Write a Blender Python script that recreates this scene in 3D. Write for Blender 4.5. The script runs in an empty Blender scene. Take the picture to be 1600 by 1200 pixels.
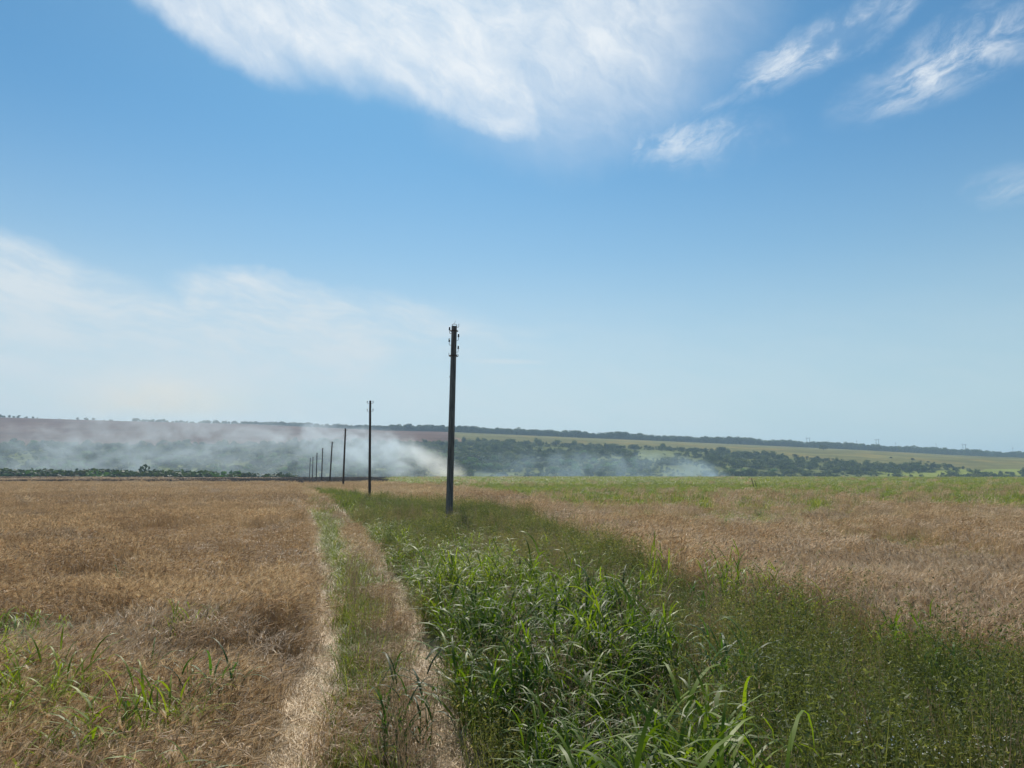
import bpy, math, random
import numpy as np
from mathutils import Vector, Matrix, Euler

R = math.radians
rng = np.random.default_rng(7)
random.seed(7)
scene = bpy.context.scene

# ------------------------------------------------------------------ camera
EYE = 2.1
PITCH = math.atan(145 / 1186.0)
cam_d = bpy.data.cameras.new("camera")
cam = bpy.data.objects.new("camera", cam_d)
scene.collection.objects.link(cam)
cam.location = (0, 0, EYE)
cam.rotation_euler = (R(90) + PITCH, 0, 0)
cam_d.sensor_fit = 'HORIZONTAL'
cam_d.sensor_width = 36
cam_d.lens = 36 * 1186 / 1600
cam_d.clip_start = 0.05
cam_d.clip_end = 20000
scene.camera = cam

# ------------------------------------------------------------------ light
SUN_EL, SUN_AZ = 47.0, -9.0          # azimuth measured from +Y towards +X
SKY_STRENGTH = 0.085
EXPOSURE = 0.05
sun_d = bpy.data.lights.new("sun", 'SUN')
sun_d.energy = 4.8
sun_d.angle = R(0.6)
sun_d.color = (1.0, 0.93, 0.82)
sun = bpy.data.objects.new("sun", sun_d)
scene.collection.objects.link(sun)
sdir = Vector((math.sin(R(SUN_AZ)) * math.cos(R(SUN_EL)), math.cos(R(SUN_AZ)) * math.cos(R(SUN_EL)), math.sin(R(SUN_EL))))
sun.rotation_euler = sdir.to_track_quat('Z', 'Y').to_euler()

scene.view_settings.view_transform = 'Standard'
scene.view_settings.look = 'None'
scene.view_settings.gamma = 1
scene.view_settings.use_curve_mapping = False
scene.view_settings.exposure = EXPOSURE
cy = scene.cycles
cy.use_denoising = True
cy.max_bounces = 7
cy.diffuse_bounces = 3
cy.glossy_bounces = 2
cy.transmission_bounces = 4
cy.volume_bounces = 2
cy.transparent_max_bounces = 8
cy.volume_step_rate = 1.0
cy.volume_max_steps = 256
cy.sample_clamp_indirect = 6


class NT:
    """small helper for writing node trees as expressions"""
    def __init__(s, tree):
        s.t = tree
        s.n = tree.nodes
        s.l = tree.links

    def new(s, typ, **kw):
        nd = s.n.new(typ)
        for k, v in kw.items():
            setattr(nd, k, v)
        return nd

    def put(s, sock, v):
        if hasattr(v, 'is_output') or isinstance(v, bpy.types.NodeSocket):
            s.l.new(v, sock)
        elif v is not None:
            if isinstance(v, (tuple, list)) and sock.type == 'RGBA' and len(v) == 3:
                v = (*v, 1)
            sock.default_value = v

    def m(s, op, a, b=None, c=None, clamp=False):
        nd = s.new('ShaderNodeMath', operation=op)
        nd.use_clamp = clamp
        s.put(nd.inputs[0], a)
        if b is not None: s.put(nd.inputs[1], b)
        if c is not None: s.put(nd.inputs[2], c)
        return nd.outputs[0]

    def vm(s, op, a, b=None, out=0):
        nd = s.new('ShaderNodeVectorMath', operation=op)
        s.put(nd.inputs[0], a)
        if b is not None: s.put(nd.inputs[1], b)
        return nd.outputs[out]

    def smooth(s, v, a, b, lo=0.0, hi=1.0):
        nd = s.new('ShaderNodeMapRange', interpolation_type='SMOOTHSTEP')
        s.put(nd.inputs[0], v)
        nd.inputs[1].default_value = a; nd.inputs[2].default_value = b
        nd.inputs[3].default_value = lo; nd.inputs[4].default_value = hi
        return nd.outputs[0]

    def lin(s, v, a, b, lo=0.0, hi=1.0):
        nd = s.new('ShaderNodeMapRange')
        s.put(nd.inputs[0], v)
        nd.inputs[1].default_value = a; nd.inputs[2].default_value = b
        nd.inputs[3].default_value = lo; nd.inputs[4].default_value = hi
        return nd.outputs[0]

    def mix(s, f, a, b, mode='MIX'):
        nd = s.new('ShaderNodeMix', data_type='RGBA', blend_type=mode)
        s.put(nd.inputs[0], f); s.put(nd.inputs[6], a); s.put(nd.inputs[7], b)
        return nd.outputs[2]

    def noise(s, vec, scale, detail=4, rough=0.5, dist=0.0, lac=2.0, color=False):
        nd = s.new('ShaderNodeTexNoise')
        s.put(nd.inputs['Vector'], vec)
        nd.inputs['Scale'].default_value = scale
        nd.inputs['Detail'].default_value = detail
        nd.inputs['Roughness'].default_value = rough
        nd.inputs['Lacunarity'].default_value = lac
        nd.inputs['Distortion'].default_value = dist
        return nd.outputs['Color' if color else 'Fac']

    def xyz(s, x, y, z):
        nd = s.new('ShaderNodeCombineXYZ')
        s.put(nd.inputs[0], x); s.put(nd.inputs[1], y); s.put(nd.inputs[2], z)
        return nd.outputs[0]

    def sep(s, v):
        nd = s.new('ShaderNodeSeparateXYZ')
        s.put(nd.inputs[0], v)
        return nd.outputs


# photo geometry: picture coordinates (1600 x 1200) <-> directions
CP, SP = math.cos(PITCH), math.sin(PITCH)
def ray(u, v):
    a = (np.asarray(u, float) - 800) / 1186.0
    b = (600 - np.asarray(v, float)) / 1186.0
    return a, CP - b * SP, SP + b * CP          # x, y, z
def azel(u, v):
    x, y, z = ray(u, v)
    return math.degrees(math.atan2(x, y)), math.degrees(math.atan2(z, math.hypot(x, y)))
def project(x, y, z):
    dz = z - EYE
    dep = np.maximum(y * CP + dz * SP, 1e-3)
    return 800 + 1186 * x / dep, 600 - 1186 * (-y * SP + dz * CP) / dep

# ------------------------------------------------------------------ sky
world = bpy.data.worlds.new("World")
scene.world = world
world.use_nodes = True
w = NT(world.node_tree)
w.n.clear()
sky = w.new('ShaderNodeTexSky', sky_type='NISHITA')
sky.sun_disc = False
sky.sun_elevation = R(SUN_EL)
sky.sun_rotation = R(SUN_AZ)
sky.air_density = 1.0
sky.dust_density = 0.35
sky.ozone_density = 2.5
gen = w.new('ShaderNodeTexCoord').outputs['Generated']
D = w.vm('NORMALIZE', gen)
dx, dy, dz = w.sep(D)[0:3]
az = w.m('MULTIPLY', w.m('ARCTAN2', dx, dy), 57.29578)
el = w.m('MULTIPLY', w.m('ARCSINE', dz), 57.29578)
AE = w.xyz(az, el, 0.0)
warp = w.vm('SUBTRACT', w.noise(AE, 0.11, 5, 0.55, color=True), (0.5, 0.5, 0.5))
warp2 = w.vm('SUBTRACT', w.noise(AE, 0.42, 5, 0.6, color=True), (0.5, 0.5, 0.5))
AEw = w.vm('ADD', AE, w.vm('ADD', w.vm('MULTIPLY', warp, (5, 3, 0)), w.vm('MULTIPLY', warp2, (1.6, 1.2, 0))))
AEs = w.vm('ADD', AE, w.vm('MULTIPLY', warp, (5, 3.5, 0)))

def blob(u, v, ru, rv, ang, soft=0.6, src=None):
    """soft ellipse on the sky: centre/radii in picture pixels turned to degrees"""
    a0, e0 = azel(u, v)
    k = 57.3 / 1186
    mp = w.new('ShaderNodeMapping', vector_type='TEXTURE')
    w.put(mp.inputs[0], AEw if src is None else src)
    mp.inputs[1].default_value = (a0, e0, 0)
    mp.inputs[2].default_value = (0, 0, R(ang))
    mp.inputs[3].default_value = (ru * k, rv * k, 1)
    ln = w.vm('LENGTH', mp.outputs[0], out=1)
    return w.smooth(ln, 1.0 + soft * .5, 1.0 - soft)

def mul_(a, b): return w.m('MULTIPLY', a, b)
def streaks(ang, sx, sy, scale, lo, hi, detail=7, rough=0.62, dist=0.15):
    mp = w.new('ShaderNodeMapping', vector_type='TEXTURE')
    w.put(mp.inputs[0], AEs)
    mp.inputs[2].default_value = (0, 0, R(ang))
    mp.inputs[3].default_value = (sx, sy, 1)
    return w.smooth(w.noise(mp.outputs[0], scale, detail, rough, dist), lo, hi)

st_a = streaks(-24, 3.0, 1.0, 0.30, 0.28, 0.70)
st_b = mul_(streaks(16, 2.8, 1.0, 0.75, 0.34, 0.66, 8, .7, .5), streaks(30, 1.5, 1.0, 0.22, .34, .58, 5, .6, .3))
st_d = streaks(-30, 1.8, 1.0, 0.55, 0.30, 0.70, 8, .68, .6)
st_c = streaks(-9, 4.0, 1.0, 0.5, 0.34, 0.66)

def add(*xs):
    r = xs[0]
    for x in xs[1:]:
        r = w.m('MAXIMUM', r, x)
    return r
def mul(a, b): return w.m('MULTIPLY', a, b)

# the great plume at the top: a body with a firm lower left edge that frays to the right
big = add(blob(500, -80, 470, 150, -12, .32), blob(630, 42, 270, 80, -20, .38), blob(745, 118, 150, 66, -30, .45),
          mul(blob(930, 50, 240, 150, 14, .85), 0.95), mul(blob(300, -5, 190, 50, -18, .5), 0.95), mul(blob(830, 150, 120, 60, 10, 1.0), 0.6))
big = mul(big, w.m('ADD', w.m('ADD', mul(st_a, 0.30), mul(st_d, 0.24)), 0.46))
# wisps on the right
wisp = add(blob(1265, 72, 165, 30, 17, .95), mul(blob(1480, 95, 130, 40, 14, 1.0), 1.0), mul(blob(1075, 215, 120, 36, -2, 1.0), 0.8),
           mul(blob(1590, 290, 50, 24, 0, 1.0), 0.45), mul(blob(1360, 40, 90, 18, 20, 1.0), .5))
wisp = mul(wisp, w.m('ADD', mul(st_b, 0.80), 0.07))
# the pale bank low on the left: two lobes, firm on top, dissolving downwards
lobe = add(blob(60, 500, 290, 98, -12, .22), mul(blob(450, 520, 170, 80, -12, .22), 1.0), mul(blob(600, 510, 210, 42, -5, .7), .8), mul(blob(770, 525, 110, 16, 6, .8), .55))
lobe = mul(mul(lobe, w.m('ADD', mul(st_c, 0.66), 0.30)), w.smooth(el, 2, 11, .25, 1.0))
k1 = mul(blob(790, 565, 62, 4.5, -2, .8, src=w.vm('ADD', AE, w.vm('MULTIPLY', warp2, (1.5, .3, 0)))), 0.55)
veil = mul(mul(w.smooth(el, 17, 3), w.smooth(az, 40, -20, .48, 1.0)), w.m('ADD', mul(st_c, 0.22), 0.50))
# thin clouds over the rest of the sky, out of the picture
behind = mul(w.smooth(w.m('ABSOLUTE', az), 50, 75), mul(streaks(10, 3, 1, .16, .5, .8), w.smooth(el, 4, 25)))
cl = w.m('MINIMUM', add(big, wisp, lobe, k1, mul(behind, 0.6)), 0.95)
cloud_col = w.mix(w.smooth(el, 8, 26), (7.9, 8.8, 9.3), (10.0, 10.5, 10.9))
# haze low over the land
hz = mul(w.smooth(el, 27, -3.0), 0.92)
sky_t = w.mix(1.0, sky.outputs[0], (0.51, 0.99, 1.13), 'MULTIPLY')
c1 = w.mix(hz, sky_t, w.mix(w.smooth(az, 30, -10), (5.7, 7.5, 7.9), (7.3, 8.6, 8.6)))
c1 = w.mix(veil, c1, (8.0, 8.8, 9.2))
c2 = w.mix(cl, c1, cloud_col)
c2 = w.mix(w.smooth(el, -2, -12), c2, (1.2, 1.1, 0.8))
bg = w.new('ShaderNodeBackground')
w.put(bg.inputs[0], c2)
bg.inputs[1].default_value = SKY_STRENGTH
wo = w.new('ShaderNodeOutputWorld')
w.l.new(bg.outputs[0], wo.inputs[0])

# ------------------------------------------------------------------ numpy noise
def _hash(ix, iy, seed):
    n = (ix.astype(np.int64) * 374761393 + iy.astype(np.int64) * 668265263 + seed * 1274126177) & 0x7fffffff
    n = ((n ^ (n >> 13)) * 1274126177) & 0x7fffffff
    return ((n ^ (n >> 16)) & 0xffff) / 65535.0
def vnoise(x, y, s=1.0, seed=0):
    x = np.asarray(x, float) / s; y = np.asarray(y, float) / s
    ix = np.floor(x); iy = np.floor(y)
    fx = x - ix; fy = y - iy
    fx = fx * fx * (3 - 2 * fx); fy = fy * fy * (3 - 2 * fy)
    a = _hash(ix, iy, seed); b = _hash(ix + 1, iy, seed); c = _hash(ix, iy + 1, seed); d = _hash(ix + 1, iy + 1, seed)
    return (a * (1 - fx) + b * fx) * (1 - fy) + (c * (1 - fx) + d * fx) * fy
def fbm(x, y, s, seed=0, o=4):
    r = 0; amp = 1; t = 0
    for i in range(o):
        r = r + amp * vnoise(x, y, s / 2 ** i, seed + 17 * i); t += amp; amp *= .55
    return r / t
def sst(x, a, b):
    t = np.clip((np.asarray(x, float) - a) / (b - a), 0, 1)
    return t * t * (3 - 2 * t)

# ------------------------------------------------------------------ terrain shape
BELT_U = np.array([-900, 0, 200, 400, 600, 700, 800, 1000, 1150, 1300, 1450, 1600, 2400])
BELT_V = np.array([640, 652, 658, 663, 672.5, 674.5, 679, 687.5, 694, 701, 709, 717, 735.])
def ridge_dist(x): return 1300 + 0.25 * np.maximum(np.asarray(x, float), 0)
_rx, _rz = [], []
for u_, v_ in zip(BELT_U, BELT_V):
    a, b, c = ray(u_, v_)
    t = a / b
    yr = 1300 / (1 - 0.25 * max(t, 0))
    _rx.append(t * yr); _rz.append(EYE + c / b * yr)
_rx = np.array(_rx); _rz = np.array(_rz)
def crest_dist(x): return 300 + 14 * np.sin(np.asarray(x) / 70.0)
def H(x, y):
    x = np.asarray(x, float); y = np.asarray(y, float)
    yc = crest_dist(x)
    plat = 1.95 * np.clip(y, 0, None) / 300 + 0.10 * (fbm(x, y, 16, 3, 3) - .5) * sst(np.hypot(x, y), 4, 20)
    plat = plat - 0.0011 * np.maximum(x - 20, 0) * sst(y, 100, 300)
    d = np.clip((y - yc) / 135.0, 0, 1)
    drop = 32 * d * d * (3 - 2 * d) + 0.02 * np.maximum(y - yc, 0)
    near = np.where(y < yc, plat, plat - drop)
    yr = ridge_dist(x)
    hr = np.interp(x, _rx, _rz)
    t = np.clip((y - 440) / (yr - 440), 0, None)
    tt = np.minimum(t, 1)
    up = -34 + (hr + 34) * (tt + 0.16 * np.sin(math.pi * tt) * 0.6)
    gul = 9 * (fbm(x, y * .7, 130, 9, 4) - .5) * np.sin(math.pi * tt)
    back = np.where(t > 1, (y - yr) * np.where(x > 500, 0.0085, -0.002) * (1 - sst(y, 2600, 3300)) - 18 * sst(y, 2600, 3900), 0)
    far = up + gul + back + 4 * (fbm(x, y, 220, 4, 2) - .5) * np.minimum(tt, sst(np.abs(t - 1), 0, .15))
    k = sst(y, 435, 480)
    return near * (1 - k) + far * k

# ------------------------------------------------------------------ land cover as seen in the picture
L_V = np.array([752, 780, 805, 840, 880, 930, 980, 1040, 1110, 1190, 1300, 1900]); L_U = np.array([464, 478, 488, 497, 503, 503, 500, 482, 456, 430, 395, 210])
R_V = np.array([757, 775, 800, 840, 880, 930, 980, 1040, 1110, 1180, 1300, 1900]); R_U = np.array([474, 510, 545, 577, 607, 637, 657, 677, 702, 727, 765, 950])
W_U = np.array([480, 600, 700, 780, 850, 950, 1050, 1150, 1250, 1350, 1450, 1600, 1900, 3200]); W_V = np.array([762, 772, 780, 790, 814, 856, 896, 932, 964, 994, 1022, 1060, 1130, 1380])
E_V = np.array([755, 790, 820, 850, 900, 950, 1000, 1050, 1100, 1150, 1200, 1400]); E_U = np.array([540, 590, 640, 720, 820, 920, 1010, 1070, 1040, 1060, 1120, 1260])

def cover(x, y, z):
    """per point: weights for wheat, rut, verge (between ruts), weeds, bright, rightfield, burnt"""
    u, v = project(x, y, z + 0.35)
    near = y < 1.2
    u = np.where(near, np.where(x < -.7, 0, np.where(x < .1, 560, 1200)), u); v = np.where(near, 1400, v)
    ppm = np.maximum(v - 745, 1) / (EYE - .2)            # pixels per metre across
    lu = np.interp(v, L_V, L_U); ru = np.interp(v, R_V, R_U)
    wob = 0.12 * (fbm(x, y, 1.2, 31, 3) - .5)
    dl = (u - lu) / ppm + wob; dr = (u - ru) / ppm + wob
    wv = np.interp(u, W_U, W_V) + (fbm(x, y, 2.0, 5, 4) - .5) * 60 * np.clip((v - 745) / 120, .15, 1.3)
    beyond = v < 752
    left = (dl < 0)
    rutl = (np.abs(dl) <= np.interp(v, [800, 960, 1040], [.20, .22, .29]) + wob * .8) & ~beyond
    rutr = (np.abs(dr) <= np.interp(v, [800, 880, 980], [.11, .16, .24]) + wob * .8) & ~beyond
    right = (v < wv) & (dr > .3)
    eu = np.interp(v, E_V, E_U) + (fbm(x, y, 2.2, 8, 3) - .5) * 160 * np.clip((v - 745) / 200, .1, 1)
    verge = (dl >= 0) & (dr < 0)
    weeds = (dr >= 0) & ~right
    pale = (y > 121 + 12 * (fbm(x, y, 30, 41, 3) - .5)) & (u < 610 + 60 * (fbm(x, y, 20, 42, 2) - .5))
    burnt = pale & (fbm(x * .2, y, 22, 44, 3) < np.interp(u, [0, 250, 600], [.60, .68, .80]))
    gone = pale
    return dict(u=u, v=v, dl=dl, dr=dr, left=left & ~gone & ~rutl, rut=(rutl | rutr), rutl=rutl, verge=verge & ~gone & ~rutl & ~rutr, weeds=weeds & ~gone & ~rutr,
                bright=weeds & (u < eu) & ~gone, right=right & ~gone, burnt=burnt, pale=pale)

SCRUB_U = np.array([-900, 0, 240, 310, 560, 640, 740, 812, 937, 1000, 1124, 1200, 1262, 1337, 1412, 1506, 1545, 1600, 2400])
SCRUB_V = np.array([697, 697, 698, 699, 693, 696, 692, 694, 699, 700, 707, 713, 718, 727, 730, 734, 738, 741, 746.])
def far_colour(x, y, z):
    u, v = project(x, y, z)
    n = fbm(x, y, 60, 12, 4)[:, None]; n2 = fbm(x, y * .3, 25, 13, 4)[:, None]
    brown = np.array([0.15, 0.088, 0.066]) * (0.8 + .4 * n)
    green = np.array([0.165, 0.155, 0.058]) * (0.75 + .5 * n) + np.array([.05, .02, 0]) * sst(n2, .5, .7)
    grass = np.array([0.15, 0.165, 0.06]) * (0.55 + .9 * n2)
    col = grass.copy()
    sv = np.interp(u, SCRUB_U, SCRUB_V) + (fbm(x, y, 70, 14, 3) - .5) * 5
    edge = np.interp(v, [672, 676, 690, 699, 705], [690, 702, 722, 738, 742])
    up = v < sv
    col[up & (u < edge)] = brown[up & (u < edge)]
    col[up & (u >= edge)] = green[up & (u >= edge)]
    col *= .72 + .56 * fbm(x * .12 + y * .05, y, 16, 19, 3)[:, None]
    tan = up & (np.abs(u - edge) < 5) & (v > 684)
    col[tan] = (.24, .15, .09)
    yg = ~up & (u > 1370) & (v > 733) & (fbm(x, y, 40, 15, 3) > .40)
    col[yg] = (0.24, 0.27, 0.06)
    yg2 = up & (u > 1540) & (v > 733) & (fbm(x, y, 40, 15, 3) > .45)
    col[yg2] = (0.22, 0.25, 0.06)
    bk = (y > ridge_dist(x) + 40) & (x > 0)
    col[bk] = np.where(fbm(x, y * .3, 60, 16, 2)[:, None] > .5, np.array([.34, .26, .22]), np.array([.17, .17, .08]))[bk]
    return col

# ------------------------------------------------------------------ materials
def leaf_mat(name, cols, rough=0.5, trans=0.35, tcol=None, spec=0.35, jitter=0.25):
    """two-tone foliage, tone driven by the copy's own tint value and by the piece inside the clump"""
    m = bpy.data.materials.new(name); m.use_nodes = True
    t = NT(m.node_tree); t.n.clear()
    ia = t.new('ShaderNodeAttribute', attribute_type='INSTANCER', attribute_name='tint').outputs['Fac']
    ga = t.new('ShaderNodeAttribute', attribute_type='GEOMETRY', attribute_name='shade').outputs['Fac']
    oi = t.new('ShaderNodeObjectInfo').outputs['Random']
    f = t.m('ADD', t.m('MULTIPLY', ia, 1 - jitter), t.m('MULTIPLY', ga, jitter), clamp=True)
    r = t.new('ShaderNodeValToRGB')
    t.put(r.inputs[0], f)
    el_ = r.color_ramp.elements
    el_[0].position = 0; el_[0].color = (*cols[0], 1)
    el_[1].position = 1; el_[1].color = (*cols[-1], 1)
    for i, c in enumerate(cols[1:-1]):
        e = el_.new((i + 1) / (len(cols) - 1)); e.color = (*c, 1)
    b = t.mix(1.0, r.outputs[0], t.lin(ga, 0, 1, .75, 1.3), 'MULTIPLY')
    p = t.new('ShaderNodeBsdfPrincipled')
    t.put(p.inputs['Base Color'], b)
    p.inputs['Roughness'].default_value = rough
    p.inputs['Specular IOR Level'].default_value = spec
    tr = t.new('ShaderNodeBsdfTranslucent')
    t.put(tr.inputs[0], t.mix(1.0, b, tcol or (1.1, 1.15, .7), 'MULTIPLY'))
    mx = t.new('ShaderNodeMixShader')
    mx.inputs[0].default_value = trans
    t.l.new(p.outputs[0], mx.inputs[1]); t.l.new(tr.outputs[0], mx.inputs[2])
    o = t.new('ShaderNodeOutputMaterial')
    t.l.new(mx.outputs[0], o.inputs[0])
    return m

def simple_mat(name, col, rough=0.8, metal=0.0, noise=None, spec=0.3, bump=0):
    m = bpy.data.materials.new(name); m.use_nodes = True
    t = NT(m.node_tree)
    p = t.n['Principled BSDF']
    p.inputs['Roughness'].default_value = rough
    p.inputs['Metallic'].default_value = metal
    p.inputs['Specular IOR Level'].default_value = spec
    if noise:
        tc = t.new('ShaderNodeTexCoord').outputs['Object']
        st = t.vm('MULTIPLY', tc, noise[1])
        n = t.noise(st, noise[0], 6, .65)
        c = t.mix(t.smooth(n, .3, .7), col, noise[2])
        t.put(p.inputs['Base Color'], c)
        if bump:
            b = t.new('ShaderNodeBump'); b.inputs['Strength'].default_value = bump; b.inputs['Distance'].default_value = .02
            t.put(b.inputs['Height'], n); t.l.new(b.outputs[0], p.inputs['Normal'])
    else:
        p.inputs['Base Color'].default_value = (*col, 1)
    return m

def ground_mat():
    m = bpy.data.materials.new("soil_and_fields"); m.use_nodes = True
    t = NT(m.node_tree)
    p = t.n['Principled BSDF']
    at = t.new('ShaderNodeAttribute', attribute_type='GEOMETRY', attribute_name='col').outputs['Color']
    pos = t.new('ShaderNodeTexCoord').outputs['Object']
    n1 = t.noise(pos, 1.7, 6, .6); n2 = t.noise(pos, 0.05, 6, .65); n3 = t.noise(pos, 22, 4, .6)
    f = t.m('MULTIPLY', t.m('MULTIPLY', t.lin(n1, .25, .75, .7, 1.3), t.lin(n2, .3, .7, .8, 1.2)), t.lin(n3, .3, .7, .8, 1.2))
    t.put(p.inputs['Base Color'], t.mix(1.0, at, f, 'MULTIPLY'))
    p.inputs['Roughness'].default_value = .95
    p.inputs['Specular IOR Level'].default_value = 0
    b = t.new('ShaderNodeBump'); b.inputs['Strength'].default_value = .5; b.inputs['Distance'].default_value = .05
    t.put(b.inputs['Height'], n1); t.l.new(b.outputs[0], p.inputs['Normal'])
    return m

MAT = dict(
    wheat=leaf_mat("ripe_barley", [(.31, .215, .13), (.56, .435, .285), (.82, .72, .54)], .55, .42, (1.1, 1.0, .8), .3, .35),
    straw=leaf_mat("flattened_straw", [(.38, .27, .145), (.57, .43, .25), (.72, .58, .36)], .5, .2, (1.1, 1, .8), .3, .5),
    grass=leaf_mat("green_grass", [(.08, .12, .02), (.16, .21, .035), (.28, .29, .075)], .5, .42, (1.3, 1.35, .5), .4, .35),
    broad=leaf_mat("broad_grass", [(.04, .085, .014), (.13, .20, .018), (.28, .33, .035)], .48, .47, (1.25, 1.3, .35), .30, .35),
    weed=leaf_mat("fine_weed", [(.06, .085, .026), (.13, .16, .05), (.22, .22, .085), (.38, .31, .18)], .6, .42, (1.2, 1.2, .6), .3, .4),
    dry=leaf_mat("dry_seed_heads", [(.20, .14, .09), (.30, .21, .13), (.42, .32, .22)], .6, .35, (1, 1, .9), .3, .4),
    char=leaf_mat("charred_straw", [(.012, .010, .009), (.03, .024, .02), (.07, .055, .045)], .8, .05, (1, 1, 1), .1, .5),
    flower=leaf_mat("white_flowers", [(.55, .55, .5), (.8, .8, .76)], .6, .3, (1, 1, 1), .3, .5),
    crown=leaf_mat("tree_leaves", [(.025, .045, .015), (.055, .085, .024), (.10, .13, .036), (.18, .18, .055)], .6, .25, (1.2, 1.3, .5), .2, .35),
    bark=simple_mat("bark", (.07, .05, .035), .9, noise=(3, (1, 1, .3), (.14, .11, .08))),
    ground=ground_mat(),
)

# ------------------------------------------------------------------ mesh writer
class MB:
    def __init__(s): s.v = []; s.f = []; s.m = []; s.sh = []
    def ribbon(s, pts, wid, side, mat=0, sh=.5, tip=True, fold=0):
        n = len(pts); base = len(s.v)
        for i, (p, q) in enumerate(zip(pts, wid)):
            if tip and i == n - 1:
                s.v.append(tuple(p))
            else:
                a = side * (q * .5)
                s.v.append((p[0] - a[0], p[1] - a[1], p[2] - a[2])); s.v.append((p[0] + a[0], p[1] + a[1], p[2] + a[2]))
        for i in range(n - 1):
            a = base + 2 * i
            if tip and i == n - 2: s.f.append((a, a + 1, a + 2))
            else: s.f.append((a, a + 1, a + 3, a + 2))
            s.m.append(mat); s.sh.append(sh)
    def tri(s, p, a, b, mat=0, sh=.5):
        k = len(s.v)
        s.v += [tuple(p), tuple(p + a), tuple(p + b)]
        s.f.append((k, k + 1, k + 2)); s.m.append(mat); s.sh.append(sh)
    def quad(s, p, a, b, mat=0, sh=.5):
        k = len(s.v)
        s.v += [tuple(p - a - b), tuple(p + a - b), tuple(p + a + b), tuple(p - a + b)]
        s.f.append((k, k + 1, k + 2, k + 3)); s.m.append(mat); s.sh.append(sh)
    def loft(s, pts, rad, n=6, mat=0, sh=.5, phase=0.0, cap=True, axes=None):
        """tube through points with radii; radii may be (rx, ry)"""
        base = len(s.v)
        pts = [np.array(p, float) for p in pts]
        for i, p in enumerate(pts):
            t = pts[min(i + 1, len(pts) - 1)] - pts[max(i - 1, 0)]
            t = t / (np.linalg.norm(t) + 1e-9)
            if axes: a, b = [np.array(q, float) for q in axes]
            else:
                r0 = np.array((0, 1, 0)) if abs(t[1]) < .9 else np.array((1, 0, 0))
                a = np.cross(r0, t); a /= np.linalg.norm(a); b = np.cross(t, a)
            r = rad[i]; rx, ry = r if isinstance(r, tuple) else (r, r)
            for k in range(n):
                th = 2 * math.pi * k / n + phase
                s.v.append(tuple(p + a * rx * math.cos(th) + b * ry * math.sin(th)))
        for i in range(len(pts) - 1):
            for k in range(n):
                k2 = (k + 1) % n
                s.f.append((base + i * n + k, base + i * n + k2, base + (i + 1) * n + k2, base + (i + 1) * n + k)); s.m.append(mat); s.sh.append(sh)
        if cap:
            s.f.append(tuple(base + k for k in reversed(range(n)))); s.m.append(mat); s.sh.append(sh)
            e = base + (len(pts) - 1) * n
            s.f.append(tuple(e + k for k in range(n))); s.m.append(mat); s.sh.append(sh)
    def mesh(s, name, mats, smooth=False):
        me = bpy.data.meshes.new(name)
        me.from_pydata(s.v, [], s.f)
        for m in mats: me.materials.append(m)
        me.polygons.foreach_set('material_index', s.m)
        a = me.attributes.new('shade', 'FLOAT', 'FACE')
        a.data.foreach_set('value', s.sh)
        if smooth: me.polygons.foreach_set('use_smooth', [True] * len(s.f))
        me.update()
        return me

def link(name, me, parent=None, label=None, cat=None, group=None, kind=None, loc=None):
    o = bpy.data.objects.new(name, me)
    scene.collection.objects.link(o)
    if parent is not None: o.parent = parent
    if loc is not None: o.location = loc
    if label: o['label'] = label
    if cat: o['category'] = cat
    if group: o['group'] = group
    if kind: o['kind'] = kind
    return o

# ------------------------------------------------------------------ ground sheet
def grid_mesh(name, azs, rs):
    A, RR = np.meshgrid(azs, rs, indexing='ij')
    x = (np.sin(A) * RR).ravel(); y = (np.cos(A) * RR).ravel()
    z = H(x, y)
    c = cover(x, y, z)
    z = z - np.where(c['rut'] & (y < 130), .05, 0)
    col = np.tile(np.array([.17, .115, .065]), (len(x), 1))          # stubble and soil under the crop
    col[c['weeds']] = (.060, .062, .028)
    col[c['bright']] = (.045, .058, .02)
    col[c['verge']] = (.11, .095, .045)
    col[c['rut'] & (y < 130)] = (.33, .25, .15)
    far = (y > 60)
    g = sst(fbm(x, y * .5, 25, 51, 3), .35, .6)[:, None]
    rf = (np.array([.13, .135, .05]) * g + np.array([.20, .15, .085]) * (1 - g))
    s_ = c['right'] & far
    col[s_] = rf[s_]
    col[c['pale']] = (.22, .165, .10)
    col[c['burnt']] = (.022, .018, .016)
    beyond = y > crest_dist(x) + 8
    fc = far_colour(x, y, z)
    col[beyond] = fc[beyond]
    na, nr = A.shape
    i = np.arange(na - 1)[:, None] * nr + np.arange(nr - 1)[None, :]
    f = np.stack([i, i + 1, i + 1 + nr, i + nr], -1).reshape(-1, 4)
    me = bpy.data.meshes.new(name)
    me.vertices.add(len(x)); me.vertices.foreach_set('co', np.stack([x, y, z], 1).ravel())
    me.loops.add(f.size); me.loops.foreach_set('vertex_index', f.ravel()[::1])
    me.polygons.add(len(f)); me.polygons.foreach_set('loop_start', np.arange(len(f)) * 4)
    me.polygons.foreach_set('use_smooth', np.ones(len(f), bool))
    a = me.attributes.new('col', 'FLOAT_COLOR', 'POINT')
    a.data.foreach_set('color', np.concatenate([col, np.ones((len(x), 1))], 1).ravel())
    me.materials.append(MAT['ground'])
    me.update(calc_edges=True); me.validate()
    if me.polygons[0].normal.z < 0: me.flip_normals()
    return me
rs = np.concatenate([[0.0], np.geomspace(1.0, 25, 130), np.linspace(25.4, 110, 110)[1:], np.linspace(111, 460, 160), np.linspace(466, 1700, 190), np.linspace(1715, 4200, 60)])
azs = np.concatenate([np.linspace(-180, -42, 50), np.linspace(-41, 41, 420), np.linspace(42, 180, 50)])
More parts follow.
